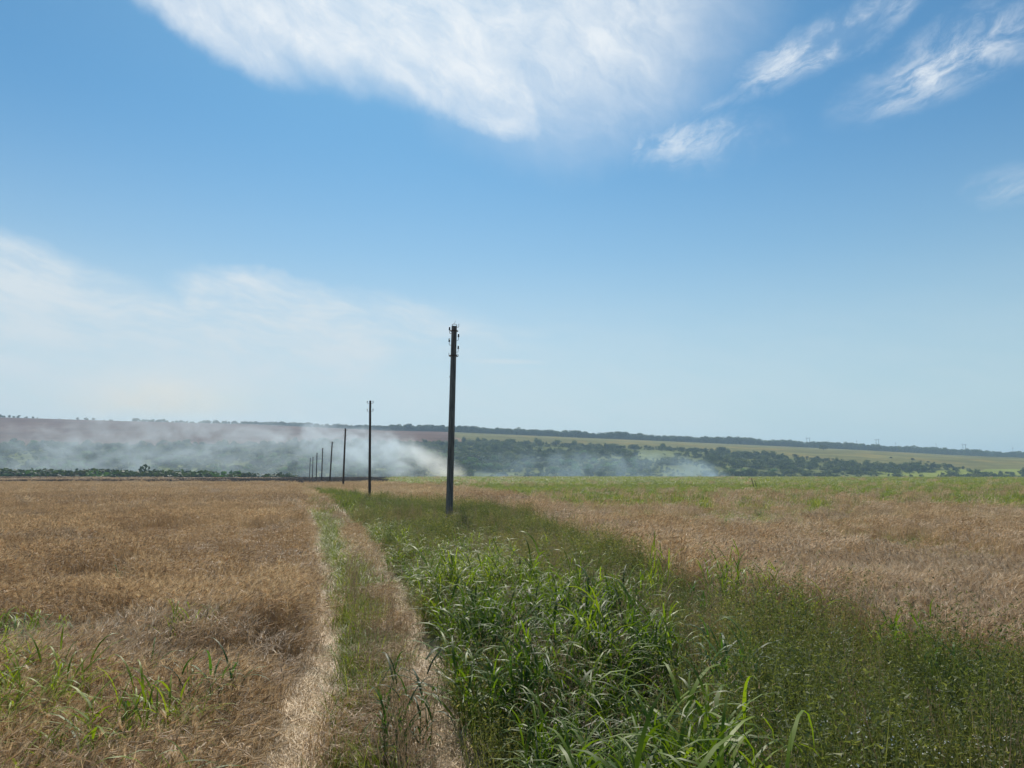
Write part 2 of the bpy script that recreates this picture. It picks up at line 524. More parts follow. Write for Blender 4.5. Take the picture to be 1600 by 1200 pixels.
link('ground', grid_mesh('ground', np.radians(azs), rs), kind='structure', label='farmland running flat to a crest, then a valley and a long far slope of fields')

# ------------------------------------------------------------------ plant templates (meshes only, kept out of the scene)
def unit(v): return v / (np.linalg.norm(v) + 1e-9)
def rnd(a, b): return random.uniform(a, b)
def side_of(az_): return np.array((math.cos(az_), math.sin(az_), 0.0))

def wheat_clump(n, rad, h=.62, thick=1.0, awns=7):
    b = MB()
    for _ in range(n):
        a = rnd(0, 6.28); r = rad * math.sqrt(random.random())
        p = np.array((r * math.cos(a), r * math.sin(a), 0.0))
        la = rnd(-1.2, 1.2); ld = np.array((math.cos(la), math.sin(la), 0))
        hh = h * rnd(.8, 1.1); lean = rnd(.03, .16)
        s = side_of(rnd(0, 3.14)); shd = random.random()
        p1 = p + np.array((0, 0, hh * .55)) + ld * lean * .3; p2 = p + np.array((0, 0, hh)) + ld * lean
        w_ = .0035 * thick
        b.ribbon([p, p1, p2], [w_, w_, w_ * .8], s, 0, shd * .8, tip=False)
        # nodding ear
        nod = unit(ld * rnd(.3, 1.3) + np.array((0, 0, rnd(-.2, .9))))
        e1 = p2 + nod * .035; e2 = p2 + nod * .085
        b.loft([p2, e1, e2], [.002 * thick, .0048 * thick, .0012 * thick], 3, 0, shd, cap=False)
        for k in range(awns):
            d = unit(nod + np.array((rnd(-.35, .35), rnd(-.35, .35), rnd(-.2, .35))))
            q = p2 + nod * rnd(.01, .08); L = rnd(.07, .13)
            b.tri(q, d * L, side_of(rnd(0, 3.14)) * .0015 * thick, 0, min(1, shd + .3))
        if random.random() < .8:
            q = p + (p1 - p) * rnd(.5, 1.6); la2 = rnd(0, 6.28); d = side_of(la2); L = rnd(.10, .2)
            b.ribbon([q, q + d * L * .5 + np.array((0, 0, L * .35)), q + d * L + np.array((0, 0, -L * .2))], [.007 * thick, .008 * thick, 0], side_of(la2 + 1.57), 0, shd * .9)
    return b.mesh('barley_tuft', [MAT['wheat']])

def blade(b, p, az_, L, w_, droop, segs, mat, sh, up0=1.2):
    d = side_of(az_); el_ = up0; q = np.array(p, float); pts = [q]; wd = [w_ * .55]
    for i in range(segs):
        q = q + (d * math.cos(el_) + np.array((0, 0, math.sin(el_)))) * (L / segs)
        el_ -= droop / segs * (0.5 + i / segs * 1.3)
        pts.append(q); wd.append(w_ * (1 - (i + 1) / segs) ** .6 if i > 0 else w_)
    tw = rnd(-.35, .35)
    s = side_of(az_ + 1.57); s = unit(s + np.array((0, 0, tw)))
    b.ribbon(pts, wd, s, mat, sh)

def grass_clump(n, rad, h, w_, mat='grass', droop=(1.0, 2.4), segs=4):
    b = MB()
    for _ in range(n):
        a = rnd(0, 6.28); r = rad * math.sqrt(random.random())
        blade(b, (r * math.cos(a), r * math.sin(a), 0), rnd(0, 6.28), h * rnd(.6, 1.25), w_ * rnd(.6, 1.3), rnd(*droop), segs, 0, random.random(), rnd(1.15, 1.5))
    return b.mesh('grass_tuft', [MAT[mat]], True)

def broad_clump(n, rad, h, w_, mat='broad', leaves=6, stem_w=.008, heads=0.0):
    """upright culms carrying long arching leaves"""
    b = MB()
    for _ in range(n):
        a = rnd(0, 6.28); r = rad * math.sqrt(random.random())
        p = np.array((r * math.cos(a), r * math.sin(a), 0.0)); hh = h * rnd(.65, 1.05)
        ln = side_of(a) * rnd(0, .18) * hh
        top = p + np.array((0, 0, hh)) + ln
        mid = p + np.array((0, 0, hh * .5)) + ln * .35
        sh = random.random()
        b.ribbon([p, mid, top], [stem_w, stem_w * .8, stem_w * .4], side_of(rnd(0, 3.14)), 0, sh * .6, tip=False)
        az0 = rnd(0, 6.28)
        for k in range(leaves):
            f = .12 + .85 * (k + random.random() * .6) / leaves
            q = p + (mid - p) * min(1, f * 2) if f < .5 else mid + (top - mid) * (f * 2 - 1)
            az_ = az0 + (k % 2) * math.pi + rnd(-.6, .6)
            blade(b, q, az_, h * rnd(.38, .62), w_ * rnd(.7, 1.25), rnd(1.3, 2.6), 6, 0, random.random(), rnd(.55, 1.3))
        if random.random() < heads:
            for k in range(26):
                q = top + np.array((rnd(-.05, .05), rnd(-.05, .05), rnd(0, .2)))
                b.tri(q, unit(np.array((rnd(-1, 1), rnd(-1, 1), rnd(.1, 1)))) * rnd(.015, .035), side_of(rnd(0, 6)) * .005, 1, random.random())
    return b.mesh('broad_grass_tuft', [MAT[mat], MAT['dry']], True)

def weed_clump(rad=.28, h=.45, stems=34, leaves=330, flowers=10, mat='weed', leaf=.016):
    b = MB()
    for _ in range(stems):
        a = rnd(0, 6.28); r = rad * random.random()
        p = np.array((r * .5 * math.cos(a), r * .5 * math.sin(a), 0.0)); d = side_of(a + rnd(-.8, .8))
        L = h * rnd(.6, 1.15)
        m1 = p + d * r * .4 + np.array((0, 0, L * .6)); m2 = m1 + d * rnd(.03, .14) + np.array((rnd(-.04, .04), rnd(-.04, .04), L * .4))
        b.ribbon([p, m1, m2], [.004, .0035, 0], side_of(rnd(0, 3)), 0, random.random())
        for k in range(leaves // stems):
            t = random.random() ** .6
            q = (p + (m1 - p) * t * 1.6) if t < .6 else (m1 + (m2 - m1) * (t - .6) / .4)
            q = q + np.array((rnd(-1, 1), rnd(-1, 1), rnd(-.6, .8))) * .035
            v1 = unit(np.array((rnd(-1, 1), rnd(-1, 1), rnd(-.5, 1)))) * rnd(.7, 1.5) * leaf
            v2 = unit(np.array((rnd(-1, 1), rnd(-1, 1), rnd(-.5, 1)))) * rnd(.3, .6) * leaf
            b.tri(q, v1, v2, 0, random.random())
        if random.random() < flowers / stems:
            for k in range(5):
                q = m2 + np.array((rnd(-.03, .03), rnd(-.03, .03), rnd(-.01, .02)))
                b.quad(q, np.array((.0034, 0, rnd(-.003, .003))), np.array((0, .0034, rnd(-.002, .004))), 1, random.random())
    return b.mesh('weed_tuft', [MAT[mat], MAT['flower']])

def straw_patch(rad=.22, n=150):
    b = MB()
    for _ in range(n):
        a = rnd(0, 6.28); r = rad * math.sqrt(random.random())
        p = np.array((r * math.cos(a), r * math.sin(a), rnd(.0, .06))); az_ = random.gauss(1.57, .7)
        L = rnd(.08, .26); d = side_of(az_)
        b.ribbon([p, p + d * L * .5 + np.array((0, 0, rnd(0, .04))), p + d * L + np.array((0, 0, rnd(-.02, .09)))], [.005, .0055, .002], side_of(az_ + 1.57 + rnd(-.4, .4)) , 0, random.random(), tip=False)
    return b.mesh('straw_patch', [MAT['straw']])

def panicle_clump(n=9, h=.8):
    b = MB()
    for _ in range(n):
        a = rnd(0, 6.28); r = rnd(0, .18)
        p = np.array((r * math.cos(a), r * math.sin(a), 0.0)); hh = h * rnd(.75, 1.1)
        top = p + np.array((rnd(-.1, .14), rnd(-.1, .1), hh))
        b.ribbon([p, (p + top) / 2, top], [.004, .003, .002], side_of(rnd(0, 3)), 0, .4, tip=False)
        for k in range(34):
            t = rnd(.68, 1.05); q = p + (top - p) * t; sp = .07 * (1.08 - t) / .4 + .012
            q2 = q + np.array((rnd(-sp, sp), rnd(-sp, sp), rnd(0, .04)))
            b.tri(q2, np.array((rnd(-.004, .004), rnd(-.004, .004), rnd(.012, .026))), side_of(rnd(0, 6)) * .004, 0, random.random())
    return b.mesh('seed_head_tuft', [MAT['dry']])

def tmpl(meshes):
    out = []
    for me in meshes:
        out.append(bpy.data.objects.new('tuft_source', me))
    return out

T = dict(
    wheat_n=tmpl([wheat_clump(42, .20, awns=11) for _ in range(5)]),
    wheat_m=tmpl([wheat_clump(36, .27, .62, 1.5, 8) for _ in range(4)]),
    wheat_f=tmpl([wheat_clump(46, .55, .62, 2.8, 5) for _ in range(4)]),
    grass_n=tmpl([grass_clump(34, .15, .42, .008) for _ in range(4)]),
    grass_f=tmpl([grass_clump(30, .45, .50, .026, segs=3) for _ in range(3)]),
    broad_n=tmpl([broad_clump(10, .17, .74, .0155, leaves=7, stem_w=.006, heads=.2) for _ in range(6)]),
    broad_b=tmpl([broad_clump(6, .16, .95, .026, leaves=6, heads=.3) for _ in range(5)]),
    weed_n=tmpl([weed_clump(leaves=600, flowers=f, leaf=.021) for f in (0, 0, 0, 1)]), weed_fl=tmpl([weed_clump(h=.5, leaves=300, flowers=f) for f in (5, 9, 14)]),
    weed_m=tmpl([weed_clump(.36, .5, 40, 520, 0, leaf=.034) for _ in range(5)]), weed_d=tmpl([weed_clump(.34, .85, 46, 900, 0, leaf=.026) for _ in range(3)]),
    weed_f=tmpl([weed_clump(.55, .5, 40, 340, 0, leaf=.05) for _ in range(3)]),
    char=tmpl([grass_clump(34, .5, .5, .03, mat='char', segs=2) for _ in range(3)]),
    straw=tmpl([straw_patch() for _ in range(4)]),
    pan=tmpl([panicle_clump() for _ in range(4)]),
)

def scatter_tree(objs):
    ng = bpy.data.node_groups.new('scatter', 'GeometryNodeTree')
    ng.interface.new_socket('Geometry', in_out='INPUT', socket_type='NodeSocketGeometry')
    ng.interface.new_socket('Geometry', in_out='OUTPUT', socket_type='NodeSocketGeometry')
    N = ng.nodes; Lk = ng.links
    gi = N.new('NodeGroupInput'); go = N.new('NodeGroupOutput')
    iop = N.new('GeometryNodeInstanceOnPoints')
    j = N.new('GeometryNodeJoinGeometry')
    for o in reversed(objs):
        oi = N.new('GeometryNodeObjectInfo'); oi.inputs['Object'].default_value = o
        oi.inputs['As Instance'].default_value = False
        g2 = N.new('GeometryNodeGeometryToInstance')
        Lk.new(oi.outputs['Geometry'], g2.inputs[0]); Lk.new(g2.outputs[0], j.inputs[0])
    def na(nm, typ):
        a = N.new('GeometryNodeInputNamedAttribute'); a.data_type = typ; a.inputs['Name'].default_value = nm
        return a.outputs['Attribute']
    Lk.new(gi.outputs[0], iop.inputs['Points']); Lk.new(j.outputs[0], iop.inputs['Instance'])
    iop.inputs['Pick Instance'].default_value = True
    Lk.new(na('var', 'INT'), iop.inputs['Instance Index'])
    e = N.new('FunctionNodeEulerToRotation'); Lk.new(na('rot', 'FLOAT_VECTOR'), e.inputs[0])
    Lk.new(e.outputs[0], iop.inputs['Rotation']); Lk.new(na('scl', 'FLOAT_VECTOR'), iop.inputs['Scale'])
    Lk.new(iop.outputs[0], go.inputs[0])
    return ng

def scatter(name, tname, x, y, sxy, sz, tint, label, rot=None, z=None, tilt=.12, objs=None):
    n = len(x)
    if n == 0: return None
    if z is None: z = H(x, y)
    me = bpy.data.meshes.new(name)
    me.vertices.add(n); me.vertices.foreach_set('co', np.stack([x, y, z], 1).ravel())
    tl = objs or T[tname]
    a = me.attributes.new('var', 'INT', 'POINT'); a.data.foreach_set('value', rng.integers(0, len(tl), n).astype(np.int32))
    rz = rng.uniform(0, 6.283, n) if rot is None else rot
    rv = np.stack([rng.normal(0, tilt, n), rng.normal(0, tilt, n), rz], 1)
    a = me.attributes.new('rot', 'FLOAT_VECTOR', 'POINT'); a.data.foreach_set('vector', rv.ravel())
    sv = np.stack([sxy, sxy, sz], 1)
    a = me.attributes.new('scl', 'FLOAT_VECTOR', 'POINT'); a.data.foreach_set('vector', sv.ravel())
    a = me.attributes.new('tint', 'FLOAT', 'POINT'); a.data.foreach_set('value', np.clip(tint, 0, 1))
    me.update()
    o = link(name, me, label=label, kind='stuff')
    md = o.modifiers.new('scatter', 'NODES'); md.node_group = scatter_tree(tl)
    return o

def pts(y0, y1, sp, wide=0.80, pad=2.0):
    """jittered grid over the part of the plateau in front of the camera"""
    ys = np.arange(y0, y1, sp)
    xs_, ys_ = [], []
    for yy in ys:
        hw = wide * yy + pad
        k = np.arange(-hw, hw, sp)
        xs_.append(k); ys_.append(np.full(len(k), yy))
    x = np.concatenate(xs_); y = np.concatenate(ys_)
    return x + rng.uniform(-.6, .6, len(x)) * sp, y + rng.uniform(-.6, .6, len(y)) * sp

def lodge(x, y):
    """0..1, hollows where the crop has gone down"""
    return sst(fbm(x, y * .75, 3.0, 61, 3), .52, .68)

def plant(y0, y1, sp, lod):
    x, y = pts(y0, y1, sp)
    z = H(x, y); c = cover(x, y, z); u, v = c['u'], c['v']
    rr = rng.random(len(x))
    n_big = fbm(x, y, 9, 71, 3); n_sm = fbm(x, y, 1.6, 72, 3)
    tag = {0: 'n', 1: 'm', 2: 'f', 3: 'f'}[lod]
    xs = {0: 1.0, 1: 1.0, 2: 1.0, 3: 1.9}[lod]
    gtag = 'n' if lod < 2 else 'f'
    gs = {0: 1.0, 1: 1.5, 2: 1.0, 3: 2.0}[lod]
    ld = lodge(x, y)
    # crop on the left and on the right
    greenmix = np.where(c['right'], np.interp(v, [744, 762, 776, 800, 840, 880], [1.0, 1.0, .95, .62, .28, .06]) * np.where(v > np.interp(u, W_U, W_V) - 14 - (np.interp(u, W_U, W_V) - 760) * .22, .1, 1) + (n_big - .5) * np.interp(v, [744, 764, 790, 850], [.1, .35, 1.2, .4]), (n_big - .62) * .5)
    verge_green = c['verge'] & (rr < np.clip(np.interp(c['dl'] / np.maximum(c['dl'] - c['dr'], .1), [0, .15, .45, .7, 1], [.6, 1., .8, .3, .3]) * np.interp(v, [780, 830, 1020, 1080, 1300], [.45, 1, 1, .55, .45]), 0, 1))
    crop = (c['left'] | c['right'] | (c['verge'] & ~verge_green)) & (rr > greenmix)
    cw = crop & ~((ld > .6) & (rr < .25))
    hs = (0.82 + .30 * n_sm) * (1 - .58 * ld) * np.where(c['verge'], np.interp(v, [780, 900, 1100], [.75, .58, .48]), 1.0) * np.where(c['right'] & (np.abs(v - np.interp(u, W_U, W_V)) < 26), .8 + .4 * rr, 1)
    hs = hs * np.where(c['left'] & (c['dl'] > -.5), .85, 1)
    tint = .38 + .6 * (n_big - .5) + .5 * (n_sm - .5) - .25 * ld + .22 * sst(y, 20, 90) + rng.normal(0, .12, len(x))
    tint = tint - np.where(c['verge'] & (v > 1000), .35, 0)
    s = cw
    scatter('ripe_barley_crop', 'wheat_' + tag, x[s], y[s], np.full(s.sum(), xs) * rng.uniform(.9, 1.15, s.sum()), hs[s] * rng.uniform(.9, 1.1, s.sum()), tint[s],
            'ripe brown bearded barley standing in the field, ' + ['closest to the viewer', 'a stone\'s throw away', 'in the middle of the field', 'towards the far crest'][lod],
            rot=rng.normal(0.0, .55, s.sum()) + 5.0 * (fbm(x, y, 2.6, 91, 2)[s] - .5), z=z[s])
    # grass among the crop
    gm = ((c['left'] | c['right']) & (rr <= greenmix)) | verge_green
    s = gm
    scatter('green_grass', 'grass_' + gtag, x[s], y[s], gs * rng.uniform(.8, 1.2, s.sum()), (.95 if lod else .9) * rng.uniform(.7, 1.15, s.sum()) * np.where(c['verge'][s], .8, 1) * np.where(lod > 1, .85, 1.), .45 + .8 * (n_big[s] - .5) + rng.normal(0, .18, s.sum()) + .25 * verge_green[s] + .3 * c['right'][s],
            'green grass growing through the crop and between the wheel ruts, ' + ['closest to the viewer', 'a stone\'s throw away', 'in the middle distance', 'towards the far crest'][lod], z=z[s])
    vg = c['verge'] & (c['dl'] > .38) & (rng.random(len(x)) < np.interp(v, [760, 820, 1020, 1100], [.4, .95, .9, .4])) & (c['dl'] / np.maximum(c['dl'] - c['dr'], .1) < .60)
    if vg.sum(): scatter('verge_grass', 'grass_' + gtag, x[vg], y[vg], gs * rng.uniform(.9, 1.3, vg.sum()), rng.uniform(.8, 1.2, vg.sum()), .75 + rng.normal(0, .18, vg.sum()),
            'yellow-green grass strip between the two wheel ruts, ' + ['closest to the viewer', 'a stone\'s throw away', 'in the middle distance', 'far off'][lod], z=z[vg])
    # weeds
    clear_ = c['dr'] > (.20 + .12 * rr) * sst(y, 1, 3); br = c['bright'] & clear_; wd = c['weeds'] & ~c['bright'] & clear_
    polezone = (v < 845)
    pick = rng.random(len(x))
    s = (br & ((~polezone & ((pick < .12) | (fbm(x, y, 1.1, 77, 3) >= .52))) | (polezone & (pick < .62)))) | (wd & (pick < .93))
    n_w = fbm(x, y, 1.1, 77, 3); n_w2 = fbm(x, y, 3.2, 78, 3)
    scatter('fine_weeds', 'weed_' + {0: 'n', 1: 'm', 2: 'f', 3: 'f'}[lod], x[s], y[s], np.where(lod == 1, 1.0, gs) * rng.uniform(.8, 1.3, s.sum()), rng.uniform(.65, 1.3, s.sum()) * (.35 + 1.3 * n_w[s]) * (1 - .5 * np.exp(-((x[s] + 2.3) ** 2 + (y[s] - 28.8) ** 2) / 6)), .30 + 2.0 * (n_w2[s] - .5) + 1.4 * (n_w[s] - .5) + rng.normal(0, .2, s.sum()),
            'dense low olive weeds with tiny white flowers, ' + ['closest to the viewer', 'a stone\'s throw away', 'in the middle distance', 'far off'][lod], z=z[s])
    s = (br & (pick > (.12 if lod < 1 else .2))) | (wd & (pick > .985 - .10 * sst(fbm(x, y, 1.4, 99, 2), .55, .65)))
    if lod < 2:
        db = (np.hypot(x + 2.3, y - 28.6) > 2.6) & (wd | (br & (v < 900))) & (rng.random(len(x)) < (.16 if lod == 0 else .18) * sst(n_w, .50, .62) * 2)
        scatter('bushy_weeds', 'weed_d', x[db], y[db], rng.uniform(.8, 1.5, db.sum()), rng.uniform(.6, 1.25, db.sum()), .12 + rng.normal(0, .2, db.sum()),
                'darker bushy weeds rising above the low ones, ' + ['closest to the viewer', 'around the first pole'][lod], z=z[db])
        hh = (.28 + 1.25 * n_sm + .18 * (v > 930)) * np.where(polezone, .7, 1)
        bs = s & ((n_w < .52) | (rng.random(len(x)) < .25)) & (rng.random(len(x)) < (.66 if lod == 0 else .8))
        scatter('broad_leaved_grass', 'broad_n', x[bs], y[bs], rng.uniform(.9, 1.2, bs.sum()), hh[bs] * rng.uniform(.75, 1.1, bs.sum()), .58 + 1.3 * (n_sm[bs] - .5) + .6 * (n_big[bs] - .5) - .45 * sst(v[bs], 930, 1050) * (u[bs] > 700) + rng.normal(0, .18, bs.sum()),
                'tall arching bright green grass filling the verge right of the ruts, ' + ['closest to the viewer', 'towards the first pole'][lod], z=z[bs])
        big_ = br & (v > 915) & (rng.random(len(x)) < .30 * sst(fbm(x, y, 1.3, 101, 2), .45, .6))
        scatter('wide_leaved_reeds', 'broad_b', x[big_], y[big_], rng.uniform(.8, 1.15, big_.sum()), rng.uniform(.7, 1.2, big_.sum()), .35 + rng.normal(0, .25, big_.sum()), 'taller dark reeds with wide arching leaves in the lower middle', z=z[big_])
        ps = (br | wd | c['verge']) & (rng.random(len(x)) < .05 + .22 * sst(n_w2, .52, .62))
        scatter('dry_seed_heads', 'pan', x[ps], y[ps], rng.uniform(.9, 1.4, ps.sum()), rng.uniform(.6, 1.15, ps.sum()), .4 + rng.normal(0, .2, ps.sum()),
                'airy dry brown seed heads above the weeds, ' + ['closest to the viewer', 'towards the first pole'][lod], z=z[ps])
        lg = c['left'] & (v > 930) & (rng.random(len(x)) < .17 * sst(v, 940, 1100) * sst(fbm(x, y, 1.2, 95, 2), .42, .60) * (u < 400))
        scatter('pale_broad_grass', 'broad_n', x[lg], y[lg], rng.uniform(.8, 1.1, lg.sum()), rng.uniform(.85, 1.15, lg.sum()), .8 + rng.normal(0, .2, lg.sum()),
                'pale green arching grass blades scattered through the barley in the lower left', z=z[lg])
        fs = wd & (v > 1010) & (rng.random(len(x)) < .13 * sst(n_big, .40, .6) * sst(v, 1010, 1100))
        scatter('white_flowered_weeds', 'weed_fl', x[fs], y[fs], rng.uniform(.8, 1.2, fs.sum()), rng.uniform(.9, 1.3, fs.sum()), .4 + rng.normal(0, .15, fs.sum()),
                'weeds topped with tiny white flowers in the lower right', z=z[fs])
    else:
        scatter('tall_green_grass', 'grass_f', x[s], y[s], gs * rng.uniform(.8, 1.2, s.sum()), rng.uniform(.8, 1.4, s.sum()), .55 + rng.normal(0, .2, s.sum()),
                'tall green grass along the pole line, ' + ['', '', 'in the middle distance', 'towards the crest'][lod], z=z[s])

plant(1.6, 13, .21, 0)
plant(13, 38, .34, 1)
plant(38, 118, .80, 2)
plant(118, 312, 1.8, 3)
# charred and unburnt stubble of the strip along the crest
x, y = pts(116, 312, 1.3)
k_ = rng.random(len(x)) < .8; x, y = x[k_], y[k_]
z = H(x, y); c = cover(x, y, z)
s = c['burnt']
scatter('charred_stubble', 'char', x[s], y[s], rng.uniform(1.4, 2.2, s.sum()), rng.uniform(.25, .5, s.sum()), rng.normal(.4, .2, s.sum()), 'black burnt stubble strip along the crest on the left', z=z[s])
s = c['pale'] & ~c['burnt']
scatter('pale_stubble', 'wheat_f', x[s], y[s], rng.uniform(1.4, 2.0, s.sum()), rng.uniform(.15, .3, s.sum()), rng.normal(.3, .2, s.sum()), 'unburnt pale stubble between the black patches of the crest strip', z=z[s])
# straw in the ruts
x, y = pts(1.5, 120, .14, wide=.36, pad=1.0)
k_ = (x < 3.5) & (rng.random(len(x)) < np.clip(14 / y, .12, 1)); x, y = x[k_], y[k_]
z = H(x, y); c = cover(x, y, z); s = c['rut']
scatter('flattened_straw', 'straw', x[s], y[s], rng.uniform(.8, 1.2, s.sum()) * np.clip(y[s] / 20, 1, 2.2), rng.uniform(.6, 1.3, s.sum()), rng.normal(.55, .2, s.sum()),
        'pale flattened straw lying in the two wheel ruts', rot=rng.normal(.28, .5, s.sum()), z=z[s] - .05, tilt=.06)

# ------------------------------------------------------------------ single grass clumps that stand out
def place_on(u, v, lift=0.0):
    """point of the plateau seen at picture position u, v"""
    a, b, c = ray(u, v)
    t = (EYE - lift) / max(-c, 1e-4)
    for _ in range(12):
        t = (EYE - lift - float(H(np.array([a * t]), np.array([b * t]))[0])) / max(-c, 1e-4)
    return a * t, b * t
CL = [(325, 1185, .75, 'reedy dark green grass clump at the bottom edge left of the rut', .35), (55, 1085, .70, 'arching pale green grass clump near the left edge of the barley', .8),
      (225, 1125, .55, 'low arching grass clump between the left edge and the rut', .6), (110, 1040, .45, 'wispy grass clump in the barley above the left corner', .7),
      (185, 935, .50, 'small upright grass clump with shining tips standing alone in the left barley', .4), (285, 1000, .45, 'grass clump with curled pale blades in the middle of the left barley', .8), (25, 1150, .6, 'grass clump cut by the left edge of the view', .5),
      (640, 1190, .70, 'dense dark green grass clump between the two wheel ruts', .2), (1105, 985, .62, 'rounded bright green grass clump at the edge of the tall grass', .65),
      (1135, 1150, .85, 'tall arching grass clump right of the dark hollow', .6), (1285, 862, .60, 'thin grass clump poking out of the right barley', .45),
      (1490, 915, .45, 'squat dark clump in the flattened right barley', .1), (1185, 812, .5, 'bright green tuft beyond the right barley edge', .8),
      (1130, 832, .45, 'low bright tuft left of the thin clump in the right barley', .8), (1500, 1130, .6, 'arching grass clump in the weeds near the right edge', .7),
      (1310, 1040, .45, 'yellow-green broad leaves rising from the olive weeds', 1.0), (960, 1130, .8, 'tallest dark green reed clump beside the shadowed hollow', .1),  # bright tint of the yellow-green leaves stands in for sunlight on them
      (800, 1180, .7, 'arching grass clump right of the right wheel rut', .55)]
clump_meshes = {}
for i, (u_, v_, hh, lab, tn) in enumerate(CL):
    gx, gy = place_on(u_, v_)
    n = 9 if hh < .6 else 14
    me = broad_clump(n, .13 + .1 * hh, hh, .02 if gy < 12 else .035, leaves=5, mat='broad')
    tc = leaf_mat('clump_leaves', [tuple(q * (0.6 + 1.2 * tn) for q in (.035, .085, .02)), tuple(q * (0.6 + 1.2 * tn) for q in (.07, .14, .03))], .5, .45, (1.2, 1.3, .4), .32, 1.0)
    me.materials[0] = tc
    o = link('grass_clump', me, label=lab, cat='grass clump', loc=(gx, gy, float(H(np.array([gx]), np.array([gy]))[0])))
    o.rotation_euler = (0, 0, rnd(0, 6))

# two dead stalks
def stalk(u_, v_, h, lean, lab):
    gx, gy = place_on(u_, v_)
    b = MB()
    b.loft([(0, 0, -.1), (lean * .5, 0, h * .5), (lean, 0, h)], [.06, .05, .03], 6)
    link('stake', b.mesh('stake', [MAT['bark']]), label=lab, cat='stake', loc=(gx, gy, float(H(np.array([gx]), np.array([gy]))[0])), group='stakes in the right field')
stalk(1179, 764, 1.35, -.35, 'thin dark leaning stake in the green right field, the taller left one of a pair')
stalk(1183, 763, 1.0, -.3, 'shorter right stake of the leaning pair in the green right field')

# ------------------------------------------------------------------ poles
conc = simple_mat('weathered_concrete', (.07, .066, .06), .9, noise=(2.2, (7, 7, .8), (.21, .195, .175)), bump=.7)
wood = simple_mat('tarred_wood', (.045, .028, .02), .85, noise=(4, (6, 6, .35), (.10, .065, .045)), bump=.5)
steel = simple_mat('rusty_steel', (.05, .035, .028), .6, .6, noise=(30, (1, 1, 1), (.12, .06, .03)))
darkins = simple_mat('dark_porcelain', (.02, .025, .025), .25, 0, spec=.6)
whiteins = simple_mat('white_porcelain', (.62, .62, .58), .25, 0, spec=.6)

def hook(b, sgn, z, x0, reach=.085, rise=.13, r=.009):
    P = [(sgn * (x0 - .03), 0, z), (sgn * (x0 + reach * .5), 0, z - .02)]
    for k in range(5):
        a = -math.pi / 2 + k * math.pi / 8
        P.append((sgn * (x0 + reach * .55 + math.cos(a) * reach * .45), 0, z + .03 + math.sin(a) * .05))
    P.append((sgn * (x0 + reach), 0, z + rise))
    b.loft(P, [r] * len(P), 6)
    return (sgn * (x0 + reach), 0, z + rise)
def insulator(b, p, s=1.0):
    x0, y0, z0 = p
    prof = [(0, .012), (0.0, .036), (.03, .040), (.045, .028), (.06, .030), (.085, .034), (.10, .026), (.125, .026), (.14, .012)]
    b.loft([(x0, y0, z0 - .03 + h * s) for h, r in prof], [r * s for h, r in prof], 10)

